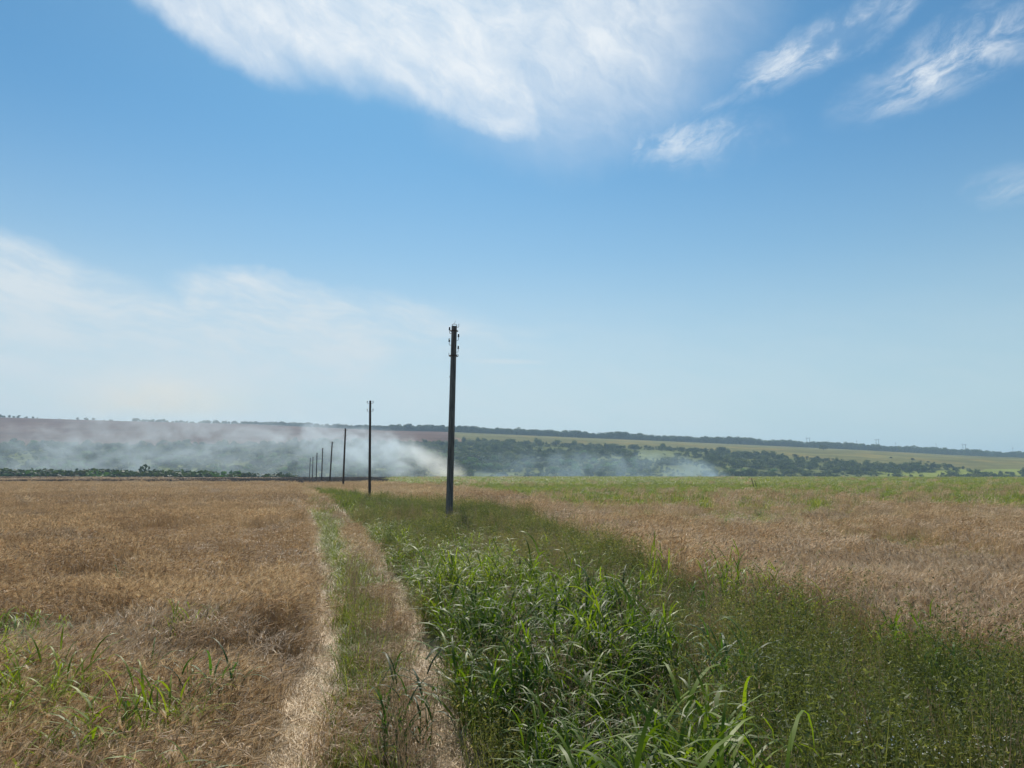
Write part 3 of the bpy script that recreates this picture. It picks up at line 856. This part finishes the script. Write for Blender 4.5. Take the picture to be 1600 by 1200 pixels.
poles = []
PX0, PY0, DX, DY = -2.49, 30.4, -.2915 * 29.8, 29.8
top_above_eye = [6.10, 6.02, 5.70, 5.50, 5.60, 5.62, 5.46, 5.90]
lean = [1.0, -.9, .9, 1.9, .3, .1, .1, .7]
LAB = ['nearest and tallest pole, grey concrete with iron hooks and dark insulators', 'second pole from the viewer, slim tarred timber with four pale insulators',
       'third pole from the viewer, timber, in front of the thick smoke', 'fourth pole from the viewer, leaning slightly right against the smoke', 'fifth pole from the viewer, thin timber against smoke',
       'sixth pole from the viewer, nearest of the small trio at the burnt strip', 'seventh pole from the viewer, middle of the small distant trio', 'eighth and farthest pole, leftmost and shortest of the line']
for i in range(8):
    x_, y_ = PX0 + i * DX, PY0 + i * DY
    zg = float(H(np.array([x_]), np.array([y_]))[0])
    hgt = EYE + top_above_eye[i] - zg
    r = bpy.data.objects.new('utility_pole', None)
    scene.collection.objects.link(r)
    r.location = (x_, y_, zg); r.empty_display_size = .5
    r.rotation_euler = (0, R(lean[i]), R(16))
    r['label'] = LAB[i]; r['category'] = 'pole'; r['group'] = 'poles in a line across the fields'
    if i == 0:
        b = MB()
        # rectangular tapering post with chamfered corners and a shallow channel down the face
        def ring(z, wx, wy):
            ch = .02; g = .035
            return [(-wx, -wy + ch, z), (-wx + ch, -wy, z), (-g, -wy, z), (-g + .012, -wy + .02, z), (g - .012, -wy + .02, z), (g, -wy, z), (wx - ch, -wy, z), (wx, -wy + ch, z), (wx, wy - ch, z), (wx - ch, wy, z), (-wx + ch, wy, z), (-wx, wy - ch, z)]
        zs = [-.5] + list(np.linspace(0, hgt, 14)); rings = [ring(z, .128 - .030 * max(z, 0) / hgt + random.uniform(-.001, .001), .112 - .026 * max(z, 0) / hgt) for z in zs]
        for q in rings: b.v += q
        for k in range(len(zs) - 1):
            for j in range(12):
                j2 = (j + 1) % 12
                b.f.append((k * 12 + j, k * 12 + j2, (k + 1) * 12 + j2, (k + 1) * 12 + j)); b.m.append(0); b.sh.append(.5)
        b.f.append(tuple(range((len(zs) - 1) * 12, len(zs) * 12))); b.m.append(0); b.sh.append(.5)
        link('shaft', b.mesh('concrete_shaft', [conc]), r)
        X = .104
        for zz in (hgt - .20, hgt - 1.22):
            b = MB(); hw, hy = X + .012 + (.006 if zz < hgt - 1 else 0), .112
            for (ax, ay, bx, by) in ((-hw, -hy, hw, -hy), (hw, -hy, hw, hy), (hw, hy, -hw, hy), (-hw, hy, -hw, -hy)):
                b.loft([(ax, ay, zz), (bx, by, zz)], [.02, .02], 4, phase=.785)
            for s_ in (-1, 1): b.loft([(s_ * hw, 0, zz), (s_ * (hw + .05), 0, zz)], [.028, .024], 6)
            link('clamp_band', b.mesh('clamp_band', [steel]), r)
        b = MB()   # frame on the pole's top
        b.loft([(-.085, 0, hgt - .02), (-.085, 0, hgt + .06), (-.03, 0, hgt + .085), (.07, 0, hgt + .085), (.105, 0, hgt + .05), (.10, 0, hgt - .05)], [.012] * 6, 6)
        link('top_bracket', b.mesh('top_bracket', [steel]), r)
        b = MB(); b.loft([(-.03, 0, hgt + .07), (.02, .01, hgt + .15), (.05, 0, hgt + .235)], [.006, .005, .004], 5)
        link('loose_wire', b.mesh('loose_wire', [steel]), r)
        for sg, zz, ins in ((1, hgt - .02, 0), (-1, hgt - .30, 1), (1, hgt - .56, 1), (-1, hgt - .78, 1), (1, hgt - 1.05, 1), (-1, hgt - 1.25, 0)):
            b = MB(); p = hook(b, sg, zz, X, rise=.15 if ins else .13)
            ho = link('hook', b.mesh('hook', [steel]), r)
            if ins:
                b = MB(); insulator(b, p, 1.0)
                link('insulator', b.mesh('insulator', [darkins], True), ho)
        b = MB()   # loose ring at the low right
        P = [(X + .05 + .05 * math.cos(a), 0, hgt - 1.2 + .055 * math.sin(a)) for a in np.linspace(0, 6.283, 13)]
        b.loft(P, [.01] * 13, 5, cap=False)
        link('ring', b.mesh('ring', [steel]), r)
        b = MB(); b.loft([(-.11, 0, hgt - 2.1), (-.135, 0, hgt - 2.12), (-.14, 0, hgt - 2.06)], [.008] * 3, 5)
        link('bolt', b.mesh('bolt', [steel]), r)
    else:
        b = MB()
        r0 = .115 if i == 1 else .125
        zs = [-.5] + list(np.linspace(0, hgt, 9))
        b.loft([(random.uniform(-.008, .008), 0, z) for z in zs], [r0 * (1 - .28 * max(z, 0) / hgt) for z in zs], 10)
        link('shaft', b.mesh('timber_shaft', [wood], True), r)
        for sg, dzz in ((-1, .22), (1, .22), (-1, .85), (1, .85)):
            b = MB(); p = hook(b, sg, hgt - dzz, .085, reach=.14, rise=.09, r=.010)
            ho = link('hook', b.mesh('hook', [steel]), r)
            b = MB(); insulator(b, p, 1.15)
            link('insulator', b.mesh('insulator', [whiteins], True), ho)

# ------------------------------------------------------------------ trees of the valley
def crown_mesh(w_, h, n, leaf, lobes=7, base=.12, dark=0.0):
    """loose clumps of leaf-sized faces around several off-centre lobes"""
    b = MB(); L = []
    for k in range(lobes):
        a = rnd(0, 6.28); rr_ = rnd(0, .30) * w_
        L.append((np.array((rr_ * math.cos(a), rr_ * math.sin(a), h * rnd(base + .22, .78))), rnd(.20, .32) * w_, rnd(.14, .24) * h, random.random()))
    L.append((np.array((0, 0, h * .45)), .42 * w_, h * .33, .5))
    for _ in range(n):
        c, rx, rz, sh = random.choice(L)
        d = unit(np.array((random.gauss(0, 1), random.gauss(0, 1), random.gauss(0, 1)))) * random.random() ** .35
        p = c + d * np.array((rx, rx, rz))
        if p[2] < h * base * .5: continue
        a = unit(np.array((rnd(-1, 1), rnd(-1, 1), rnd(-.6, .6)))) * leaf * rnd(.6, 1.3)
        e = unit(np.cross(a, np.array((rnd(-1, 1), rnd(-1, 1), rnd(-1, 1))))) * leaf * rnd(.4, .8)
        b.quad(p, a, e, 0, min(1, max(0, sh * .6 + rnd(0, .4))))
    return b
def tree_pair(w_, h, n, leaf):
    cb = crown_mesh(w_, h, n, leaf)
    tb = MB()
    tb.loft([(0, 0, -.6), (0.02 * w_, 0, h * .2), (.03 * w_, .02 * w_, h * .5)], [.035 * h, .026 * h, .012 * h], 6)
    for k in range(3):
        a = rnd(0, 6.28)
        tb.loft([(0, 0, h * .18), (math.cos(a) * w_ * .14, math.sin(a) * w_ * .14, h * .42), (math.cos(a) * w_ * .25, math.sin(a) * w_ * .25, h * .62)], [.018 * h, .012 * h, .004 * h], 5)
    return cb.mesh('crown', [MAT['crown']]), tb.mesh('trunk', [MAT['bark']])
TREES = [tree_pair(7, 6.5, 520, .30) for _ in range(5)]
def joined(pair):
    b = MB()
    for me, mi in zip(pair, (0, 1)):
        k = len(b.v)
        b.v += [tuple(v.co) for v in me.vertices]
        b.f += [tuple(q + k for q in p.vertices) for p in me.polygons]
        b.m += [mi] * len(me.polygons)
        b.sh += [d.value for d in me.attributes['shade'].data]
    return b.mesh('scrub_tree', [MAT['crown'], MAT['bark']])
T['tree'] = tmpl([joined(p) for p in TREES])
T['scrub'] = T['tree'] + tmpl([crown_mesh(wd_, hh_, nn_, .34, lobes=lb_, base=.02).mesh('thicket', [MAT['crown']]) for wd_, hh_, nn_, lb_ in ((16, 4.5, 1000, 14), (13, 5.5, 900, 11), (20, 3.8, 1100, 17))])

crown_mats = []
for k, f in enumerate(((.8, 1.0), (1.15, 1.0), (1.0, .8), (1.7, 1.3), (2.6, 1.15))):
    crown_mats.append(leaf_mat('leaves_tone', [tuple(q * f[0] for q in (.030, .052 * f[1], .018)), tuple(q * f[0] for q in (.065, .092 * f[1], .032))], .6, .25, (1.2, 1.3, .5), .2, 1.0))
tone_meshes = []
for cr, tk in TREES:
    row = []
    for m in crown_mats:
        c2_ = cr.copy(); c2_.materials[0] = m; row.append(c2_)
    tone_meshes.append((row, tk))

def place_tree(x_, y_, w_, h, name, label, group=None, cat='tree', tone=None, sink=0.3):
    k = random.randrange(5)
    row, tk = tone_meshes[k]
    r = bpy.data.objects.new(name, None); scene.collection.objects.link(r)
    r.location = (x_, y_, float(H(np.array([x_]), np.array([y_]))[0]) - sink)
    r.rotation_euler = (0, 0, rnd(0, 6.28)); r.scale = (w_ / 7, w_ / 7, h / 6.5)
    r['label'] = label; r['category'] = cat
    if group: r['group'] = group
    link('crown', row[random.choice((0, 0, 1, 2, 3)) if tone is None else tone], r)
    link('trunk', tk, r)
    return r

def at_dist(u, y_): a, b, c = ray(u, 740); return a / b * y_
# trees just over the crest on the left
for u_ in np.arange(-30, 452, 4.8):
    yy = 330 + rnd(0, 26); xx = at_dist(u_ + rnd(-3, 3), yy)
    g = float(H(np.array([xx]), np.array([yy]))[0])
    want = np.interp(u_, [0, 60, 130, 200, 300, 400, 450], [734, 735.5, 736, 737, 738.5, 740.5, 742]) + rnd(-1.2, 1.5)
    ztop = EYE + (745 - want) / 1186 * yy
    if u_ > 300 and random.random() < .45: continue
    hh = max(3.6, (ztop - g) * 1.12 + 1.2)
    light_tone = random.random() < .14  # random share of the row gets the lighter leaf tone
    side_ = 'between the left edge and the tallest round tree' if u_ < 236 else 'right of the tallest round tree'
    place_tree(xx, yy, hh * rnd(1.1, 1.6), hh, 'hedge_tree', ('lighter green' if light_tone else 'dark green') + ' bushy tree of the row ' + side_, ('lighter' if light_tone else 'dark') + ' trees of the row ' + side_, sink=1.3, tone=3 if light_tone else random.choice((0, 1, 2)))
for (u_, top, yy, wm, lab) in ((236, 724, 338, 9.5, 'tallest round dark tree standing out of the row beyond the burnt strip'), (324, 738, 340, 3.6, 'small round bush standing alone right of the tree row, before the smoke'),
                               (391, 737.5, 340, 3.6, 'small dark bush alone between the lone round bush and the poles')):
    xx = at_dist(u_, yy); g = float(H(np.array([xx]), np.array([yy]))[0]); hh = EYE + (745 - top) / 1186 * yy - g + .4
    place_tree(xx, yy, wm, hh * 1.02, 'round_tree', lab, tone=0)

# scrub on the far slope
gx, gy = np.meshgrid(np.arange(-900, 1100, 6.5), np.arange(560, 1200, 6.5))
gx = gx.ravel() + rng.uniform(-4.5, 4.5, gx.size); gy = gy.ravel() + rng.uniform(-4.5, 4.5, gy.size)
gz = H(gx, gy); gu, gv = project(gx, gy, gz)
sv = np.interp(gu, SCRUB_U, SCRUB_V)
dens = fbm(gx, gy * 1.2, 55, 81, 4) + .12 * (rng.random(len(gx)) - .5)
thr = np.interp(gu, [0, 500, 700, 860, 1000, 1250, 1400, 1600], [.40, .42, .44, .50, .51, .48, .49, .62])
thr = np.where(gv < sv + 3, thr - .15, thr)
thr = thr + .05 * ((gu > 740) & (gu < 1100) & (gv > 706))
thr = np.where((gu > 1370) & (gv > 738), .62, thr)
tier = dens > thr
ok = (gv > sv) & (gv < 749) & (gu > -120) & (gu < 1720) & (dens > thr - .10)
gx, gy, gz, gu, gv, tier = [q[ok] for q in (gx, gy, gz, gu, gv, tier)]
size = rng.uniform(.45, 1.35, len(gx)) ** 1.4 * (1.15 - .15 * (gu > 1000)) * np.where(tier, 1, .45)
order = np.argsort(-(size / gy) * ((gv < 745) & (gu > 0) & (gu < 1600)))
for n_, k in enumerate(order[:230]):
    w_ = 6.6 * size[k]; hh = 5.8 * size[k] ** .8
    tn = [0, 3, 1, 3, 2, 3, 4][n_ % 7]
    where = 'behind the thick left smoke' if gu[k] < 700 else ('behind the thin middle smoke' if gu[k] < 1145 else 'right of all the smoke')
    how = {0: 'dark green', 1: 'mid green', 2: 'deep olive green', 3: 'light green', 4: 'pale yellow-green'}[tn]
    place_tree(gx[k], gy[k], w_, hh, 'scrub_tree', how + ' scrub tree on the far slope ' + where, how + ' scrub trees ' + where, tone=tn)
rest = order[230:]
scatter('valley_scrub', 'scrub', gx[rest], gy[rest], .84 * size[rest] * rng.uniform(.8, 1.3, len(rest)), .85 * size[rest] ** .8 * rng.uniform(.7, 1.35, len(rest)), rng.normal(.45, .32, len(rest)) + np.where(tier[rest], 0, .3),
        'dense scrub and small trees covering the far valley side', z=gz[rest] - .3, tilt=.03)

# lone trees in the far green field
for (u_, v_, wpx, hpx, lab) in ((1243, 716.5, 12, 7, 'widest lone bush on the upper edge of the scrub, left of a pair'), (1261, 717, 5, 4.5, 'small bush in the middle of three on the scrub edge'),
                                (1278, 718.5, 9, 6, 'right bush of three on the upper edge of the scrub'), (1392, 716, 5, 2.6, 'tiny bush alone in the middle of the far green field'),
                                (1426, 720, 7, 4.5, 'round bush, largest of the four in the far green field'), (1438, 721.5, 6, 1.8, 'low flat bush second of the four in the far green field'),
                                (1450, 723, 6, 2.8, 'third of the four small bushes in the far green field'), (1459.5, 724.5, 3.5, 3.2, 'last and narrowest of the four bushes in the far green field'),
                                (1505, 734, 6.5, 6.0, 'upright dark tree at the end of the far scrub'), (1287, 703.5, 16, 9, 'leafy tree group bulging from the ridge wood into the green field'),
                                (1592, 739, 5, 3.5, 'dark bush near the right edge over the yellow-green slope')):
    a, b, c = ray(u_, v_)
    ys = np.arange(600, 2200, 4.0); hz_ = H(a / b * ys, ys); los = EYE + c / b * ys
    k = np.where(hz_ > los)[0]; yy = float(ys[k[0]]) if len(k) else 1200.
    place_tree(a / b * yy, yy, wpx * yy / 1186 * 1.05, hpx * yy / 1186 * 1.1, 'lone_bush', lab, tone=0 if hpx < 9 else 1, cat='bush')

# the wood along the ridge
bx, by, bs_, bz_ = [], [], [], []
for u_ in np.arange(-150, 1760, 2.1):
    rows = 1 if u_ < 200 else (2 if u_ < 560 else 4)
    if u_ < 40: dens_ = .5
    elif u_ < 200: dens_ = .10
    elif u_ < 400: dens_ = .55
    else: dens_ = .95
    for k in range(rows):
        if random.random() > dens_: continue
        a, b, c = ray(u_ + rnd(-.8, .8), 690); t = a / b; yr = 1300 / (1 - .25 * max(t, 0))
        yy = yr + 4 + k * 9 + rnd(-3, 3)
        s_ = np.interp(u_, [0, 200, 560, 640, 1000, 1600], [.7, .6, .9, 1.35, 1.35, 1.5]) * rnd(.55, 1.45) * (.82 + .36 * float(fbm(np.array([u_]), np.array([0.]), 30, 5, 2)[0]))
        bx.append(t * yy); by.append(yy); bs_.append(s_)
bx, by, bs_ = map(np.array, (bx, by, bs_))
scatter('ridge_wood', 'tree', bx, by, bs_ * 1.15, bs_ * 1.15, rng.normal(.2, .2, len(bx)), 'long dark wood running along the far ridge under the sky', z=H(bx, by) - .8, tilt=.03)
# a second, farther belt on the right
bx, by, bs_ = [], [], []
for u_ in np.arange(1230, 1760, 1.6):
    t = (u_ - 800) / 1178.; yy = 2550 + rnd(-60, 60)
    if float(fbm(np.array([u_]), np.array([3.]), 14, 9, 2)[0]) < .40: continue
    bx.append(t * yy); by.append(yy); bs_.append(rnd(.7, 1.2))
bx, by, bs_ = map(np.array, (bx, by, bs_))
scatter('far_wood', 'tree', bx, by, bs_ * 1.6, bs_ * 1.1, rng.normal(.15, .2, len(bx)), 'farther broken line of trees behind the ridge wood on the right', z=H(bx, by) - .8, tilt=.03)

# pylons on the skyline
pyl = simple_mat('galvanised_steel', (.05, .055, .06), .6, .3)
def seg(b, p, q, r_, n=4): b.loft([p, q], [r_, r_], n)
def portal(u_, vtop, yy, lab):
    t = (u_ - 800) / 1178.; x_ = t * yy
    g = float(H(np.array([x_]), np.array([yy]))[0]); hh = EYE + (745 - vtop) / 1186 * yy * 1.003 - g
    r = bpy.data.objects.new('portal_pylon', None); scene.collection.objects.link(r); r.location = (x_, yy, g)
    r['label'] = lab; r['category'] = 'pylon'; r['group'] = 'portal pylons on the skyline'
    hw = 4.6
    for s_ in (-1, 1):
        b = MB()
        for ox, oy in ((-.55, -.55), (.55, -.55), (.55, .55), (-.55, .55)): seg(b, (s_ * hw + ox, oy, 0), (s_ * (hw - .6) + ox * .5, oy * .5, hh - 3), .17)
        for k in range(10):
            z0, z1 = (hh - 3) * k / 10, (hh - 3) * (k + 1) / 10; q = 1 if k % 2 else -1
            seg(b, (s_ * hw - .5 * q, -.5, z0), (s_ * hw + .5 * q, -.5, z1), .10); seg(b, (s_ * hw - .5 * q, .5, z1), (s_ * hw + .5 * q, .5, z0), .10)
        seg(b, (s_ * (hw - .6), 0, hh - 3), (s_ * (hw - .6), 0, hh), .22)
        link('leg', b.mesh('pylon_leg', [pyl]), r)
    b = MB()
    seg(b, (-9, 0, hh - 3), (9, 0, hh - 3), .22); seg(b, (-9, 0, hh - 3), (-hw, 0, hh - 4.4), .16); seg(b, (9, 0, hh - 3), (hw, 0, hh - 4.4), .16); seg(b, (-hw, 0, hh - 4.4), (hw, 0, hh - 4.4), .2)
    for k in range(-4, 4): seg(b, (k * 1.1, 0, hh - 4.4 if k % 2 else hh - 3), ((k + 1) * 1.1, 0, hh - 3 if k % 2 else hh - 4.4), .1)
    link('crossarm', b.mesh('crossarm', [pyl]), r)
    for xx in (-8.2, 0, 8.2):
        b = MB(); seg(b, (xx, 0, hh - 3.2), (xx, 0, hh - 6.0), .12)
        link('insulator_string', b.mesh('insulator_string', [pyl]), r)
portal(1259, 683.5, 2350, 'leftmost portal pylon, rising where the ridge wood is tallest')
portal(1366, 686, 2350, 'middle portal pylon, the largest and clearest on the skyline')
portal(1500, 693.5, 2350, 'rightmost portal pylon above the low far trees')
def mast(u_, vtop, yy, lab):
    x_ = (u_ - 800) / 1178. * yy
    g = float(H(np.array([x_]), np.array([yy]))[0]); hh = EYE + (745 - vtop) / 1186 * yy - g
    r = bpy.data.objects.new('thin_pylon', None); scene.collection.objects.link(r); r.location = (x_, yy, g)
    r['label'] = lab; r['category'] = 'pylon'; r['group'] = 'thin pylons on the skyline'
    b = MB(); b.loft([(0, 0, 0), (0, 0, hh)], [.5, .28], 5); link('mast', b.mesh('mast', [pyl]), r)
    for k, q in ((hh - 1.5, 2.2), (hh - 4.5, 3.0)):
        b = MB(); seg(b, (-q, 0, k), (q, 0, k), .2); link('crossarm', b.mesh('arm', [pyl]), r)
mast(1290, 688.5, 2200, 'thin pylon just right of the leftmost portal pylon')
mast(1334, 688.5, 2200, 'thin pylon just left of the middle portal pylon')
mast(1394, 691.5, 2200, 'thin pylon just right of the middle portal pylon')
mast(1456.5, 693, 2200, 'thin pylon just left of the rightmost portal pylon')
mast(1575, 699, 2200, 'thin pylon closest to the right edge of the view')

# ------------------------------------------------------------------ smoke
def smoke(name, label, x0, x1, y0, y1, z0, z1, build, step=.25, col=(.86, .90, .96), aniso=.35):
    b = MB(); cx, cyy = (x0 + x1) / 2, (y0 + y1) / 2
    hx, hy = (x1 - x0) / 2, (y1 - y0) / 2
    b.v = [(-hx, -hy, z0), (hx, -hy, z0), (hx, hy, z0), (-hx, hy, z0), (-hx, -hy, z1), (hx, -hy, z1), (hx, hy, z1), (-hx, hy, z1)]
    b.f = [(0, 3, 2, 1), (4, 5, 6, 7), (0, 1, 5, 4), (1, 2, 6, 5), (2, 3, 7, 6), (3, 0, 4, 7)]; b.m = [0] * 6; b.sh = [.5] * 6
    m = bpy.data.materials.new(name + '_air'); m.use_nodes = True
    t = NT(m.node_tree); t.n.clear()
    g = t.new('ShaderNodeNewGeometry').outputs['Position']
    vol = t.new('ShaderNodeVolumePrincipled')
    vol.inputs['Anisotropy'].default_value = aniso
    dn, cc = build(t, g, t.sep(g))
    t.put(vol.inputs['Density'], dn)
    if cc is None: cc = col
    t.put(vol.inputs['Color'], cc)
    o = t.new('ShaderNodeOutputMaterial'); t.l.new(vol.outputs[0], o.inputs['Volume'])
    m.cycles.volume_step_rate = step
    return link(name, b.mesh(name, [m]), label=label, kind='stuff', loc=(cx, cyy, 0))

def main_plume(t, P, s):
    X, Y, Z = s[0], s[1], s[2]
    sd = t.m('SUBTRACT', -22.0, X)                                    # distance down wind
    sp = t.m('MAXIMUM', sd, 0.0)
    top = t.m('ADD', 3.0, t.m('MULTIPLY', 34.0, t.m('SUBTRACT', 1.0, t.m('EXPONENT', t.m('MULTIPLY', sp, -1 / 30.0)))))
    q = t.vm('MULTIPLY', P, (.75, 1, 1.15))
    wv = t.vm('SUBTRACT', t.noise(q, .035, 3, .5, color=True), (.5, .5, .5))
    q2 = t.vm('ADD', q, t.vm('MULTIPLY', wv, (26, 26, 26)))
    n = t.noise(q2, .085, 6, .62)
    nb = t.noise(q2, .016, 3, .5)
    edge = t.m('ADD', t.m('SUBTRACT', top, Z), t.m('MULTIPLY', t.m('SUBTRACT', n, .5), t.lin(sp, 0, 90, 10, 42)))
    body = t.smooth(edge, -1, 13)
    zc = t.m('MULTIPLY', top, t.lin(sp, 0, 60, .35, .66))
    zc = t.m('ADD', zc, t.m('MULTIPLY', t.m('SUBTRACT', t.noise(P, .045, 3, .55), .5), t.lin(sp, 0, 60, 6, 34)))
    dzc = t.m('DIVIDE', t.m('SUBTRACT', Z, zc), t.lin(sp, 0, 90, 5, 15))
    g_ = t.m('EXPONENT', t.m('MULTIPLY', t.m('MULTIPLY', dzc, dzc), -1.0))
    amp = t.m('EXPONENT', t.m('MULTIPLY', sp, -1 / 50.0))
    core = t.m('MULTIPLY', t.m('MULTIPLY', g_, amp), t.m('MULTIPLY', t.smooth(n, .44, .62), t.lin(sp, 0, 34, .045, .12)))
    veil = t.m('MULTIPLY', t.m('MULTIPLY', t.smooth(n, .40, .66), t.smooth(nb, .34, .60)), t.m('MULTIPLY', t.lin(Z, -5, 36, .021, .018), t.smooth(sp, 8, 60)))
    yw = t.m('MULTIPLY', t.smooth(Y, 418, 435), t.smooth(Y, 500, 470))
    st = t.smooth(sd, -4, 26)
    end = t.smooth(X, -390, -340)
    d = t.m('MULTIPLY', t.m('MULTIPLY', t.m('ADD', core, veil), body), t.m('MULTIPLY', t.m('MULTIPLY', yw, st), end))
    col = t.mix(t.smooth(sp, 4, 60), (.97, .93, .88), (.80, .90, .99))
    hx = t.m('DIVIDE', t.m('ADD', X, 212), 46); hz_ = t.m('DIVIDE', t.m('SUBTRACT', Z, 47), 15)
    rr_ = t.m('ADD', t.m('MULTIPLY', hx, hx), t.m('MULTIPLY', hz_, hz_))
    thin = t.m('MULTIPLY', t.m('MULTIPLY', t.m('EXPONENT', t.m('MULTIPLY', rr_, -1.0)), t.smooth(n, .2, .7)), t.m('MULTIPLY', yw, .013))
    col = t.mix(t.m('MULTIPLY', t.smooth(Z, 34, 44), 1.0), col, (.96, .86, .74))
    return t.m('ADD', d, thin), col
smoke('smoke', 'thick pale smoke drifting left across the valley from the fire behind the nearest pole', -395, -18, 412, 505, -14, 72, main_plume, .12)

def small_plume(xs, length, rise, amp0, veil0, hmax):
    def f(t, P, s):
        X, Y, Z = s[0], s[1], s[2]
        sd = t.m('SUBTRACT', xs, X); sp = t.m('MAXIMUM', sd, 0.0)
        top = t.m('ADD', 1.5, t.m('MULTIPLY', hmax, t.m('SUBTRACT', 1.0, t.m('EXPONENT', t.m('MULTIPLY', sp, -1.0 / rise)))))
        wv = t.vm('SUBTRACT', t.noise(P, .05, 3, .5, color=True), (.5, .5, .5))
        q2 = t.vm('ADD', P, t.vm('MULTIPLY', wv, (14, 14, 14)))
        n = t.noise(q2, .09, 5, .6)
        edge = t.m('ADD', t.m('SUBTRACT', top, Z), t.m('MULTIPLY', t.m('SUBTRACT', n, .5), t.lin(sp, 0, 60, 5, 22)))
        body = t.smooth(edge, -1, 6)
        amp = t.m('ADD', t.m('MULTIPLY', t.m('EXPONENT', t.m('MULTIPLY', sp, -1.0 / (rise * .9))), amp0), veil0)
        d = t.m('MULTIPLY', t.m('MULTIPLY', t.smooth(n, .34, .62), amp), body)
        yw = t.m('MULTIPLY', t.smooth(Y, 420, 428), t.smooth(Y, 462, 450))
        d = t.m('MULTIPLY', d, t.m('MULTIPLY', t.m('MULTIPLY', yw, t.smooth(sd, 0, 4)), t.smooth(sp, length, length * .6)))
        return d, (.66, .84, 1.0)
    return f
smoke('smoke_wisp', 'small smoke plume rising alone over the middle of the valley and thinning leftwards', -34, 128, 418, 464, -8, 34, small_plume(124, 158, 13, .05, .011, 15), .12)
smoke('smoke_puff', 'two little white puffs of smoke low on the crest right of the nearest pole', -24, 4, 418, 464, -5, 12, small_plume(1, 26, 7, .06, .02, 5), .12)

# ------------------------------------------------------------------ haze
HAZE = 0.00026
b = MB(); q = 4300
b.v = [(-q, -q, -60), (q, -q, -60), (q, q, -60), (-q, q, -60), (-q, -q, 150), (q, -q, 150), (q, q, 150), (-q, q, 150)]
b.f = [(0, 3, 2, 1), (4, 5, 6, 7), (0, 1, 5, 4), (1, 2, 6, 5), (2, 3, 7, 6), (3, 0, 4, 7)]; b.m = [0] * 6; b.sh = [.5] * 6
hm = bpy.data.materials.new('summer_haze'); hm.use_nodes = True
t = NT(hm.node_tree); t.n.clear()
vol = t.new('ShaderNodeVolumePrincipled')
vol.inputs['Color'].default_value = (.50, .71, .92, 1)
vol.inputs['Density'].default_value = HAZE
vol.inputs['Anisotropy'].default_value = .2
o = t.new('ShaderNodeOutputMaterial'); t.l.new(vol.outputs[0], o.inputs['Volume'])
link('haze', b.mesh('haze', [hm]), kind='stuff', label='thin blue summer haze over the whole land')
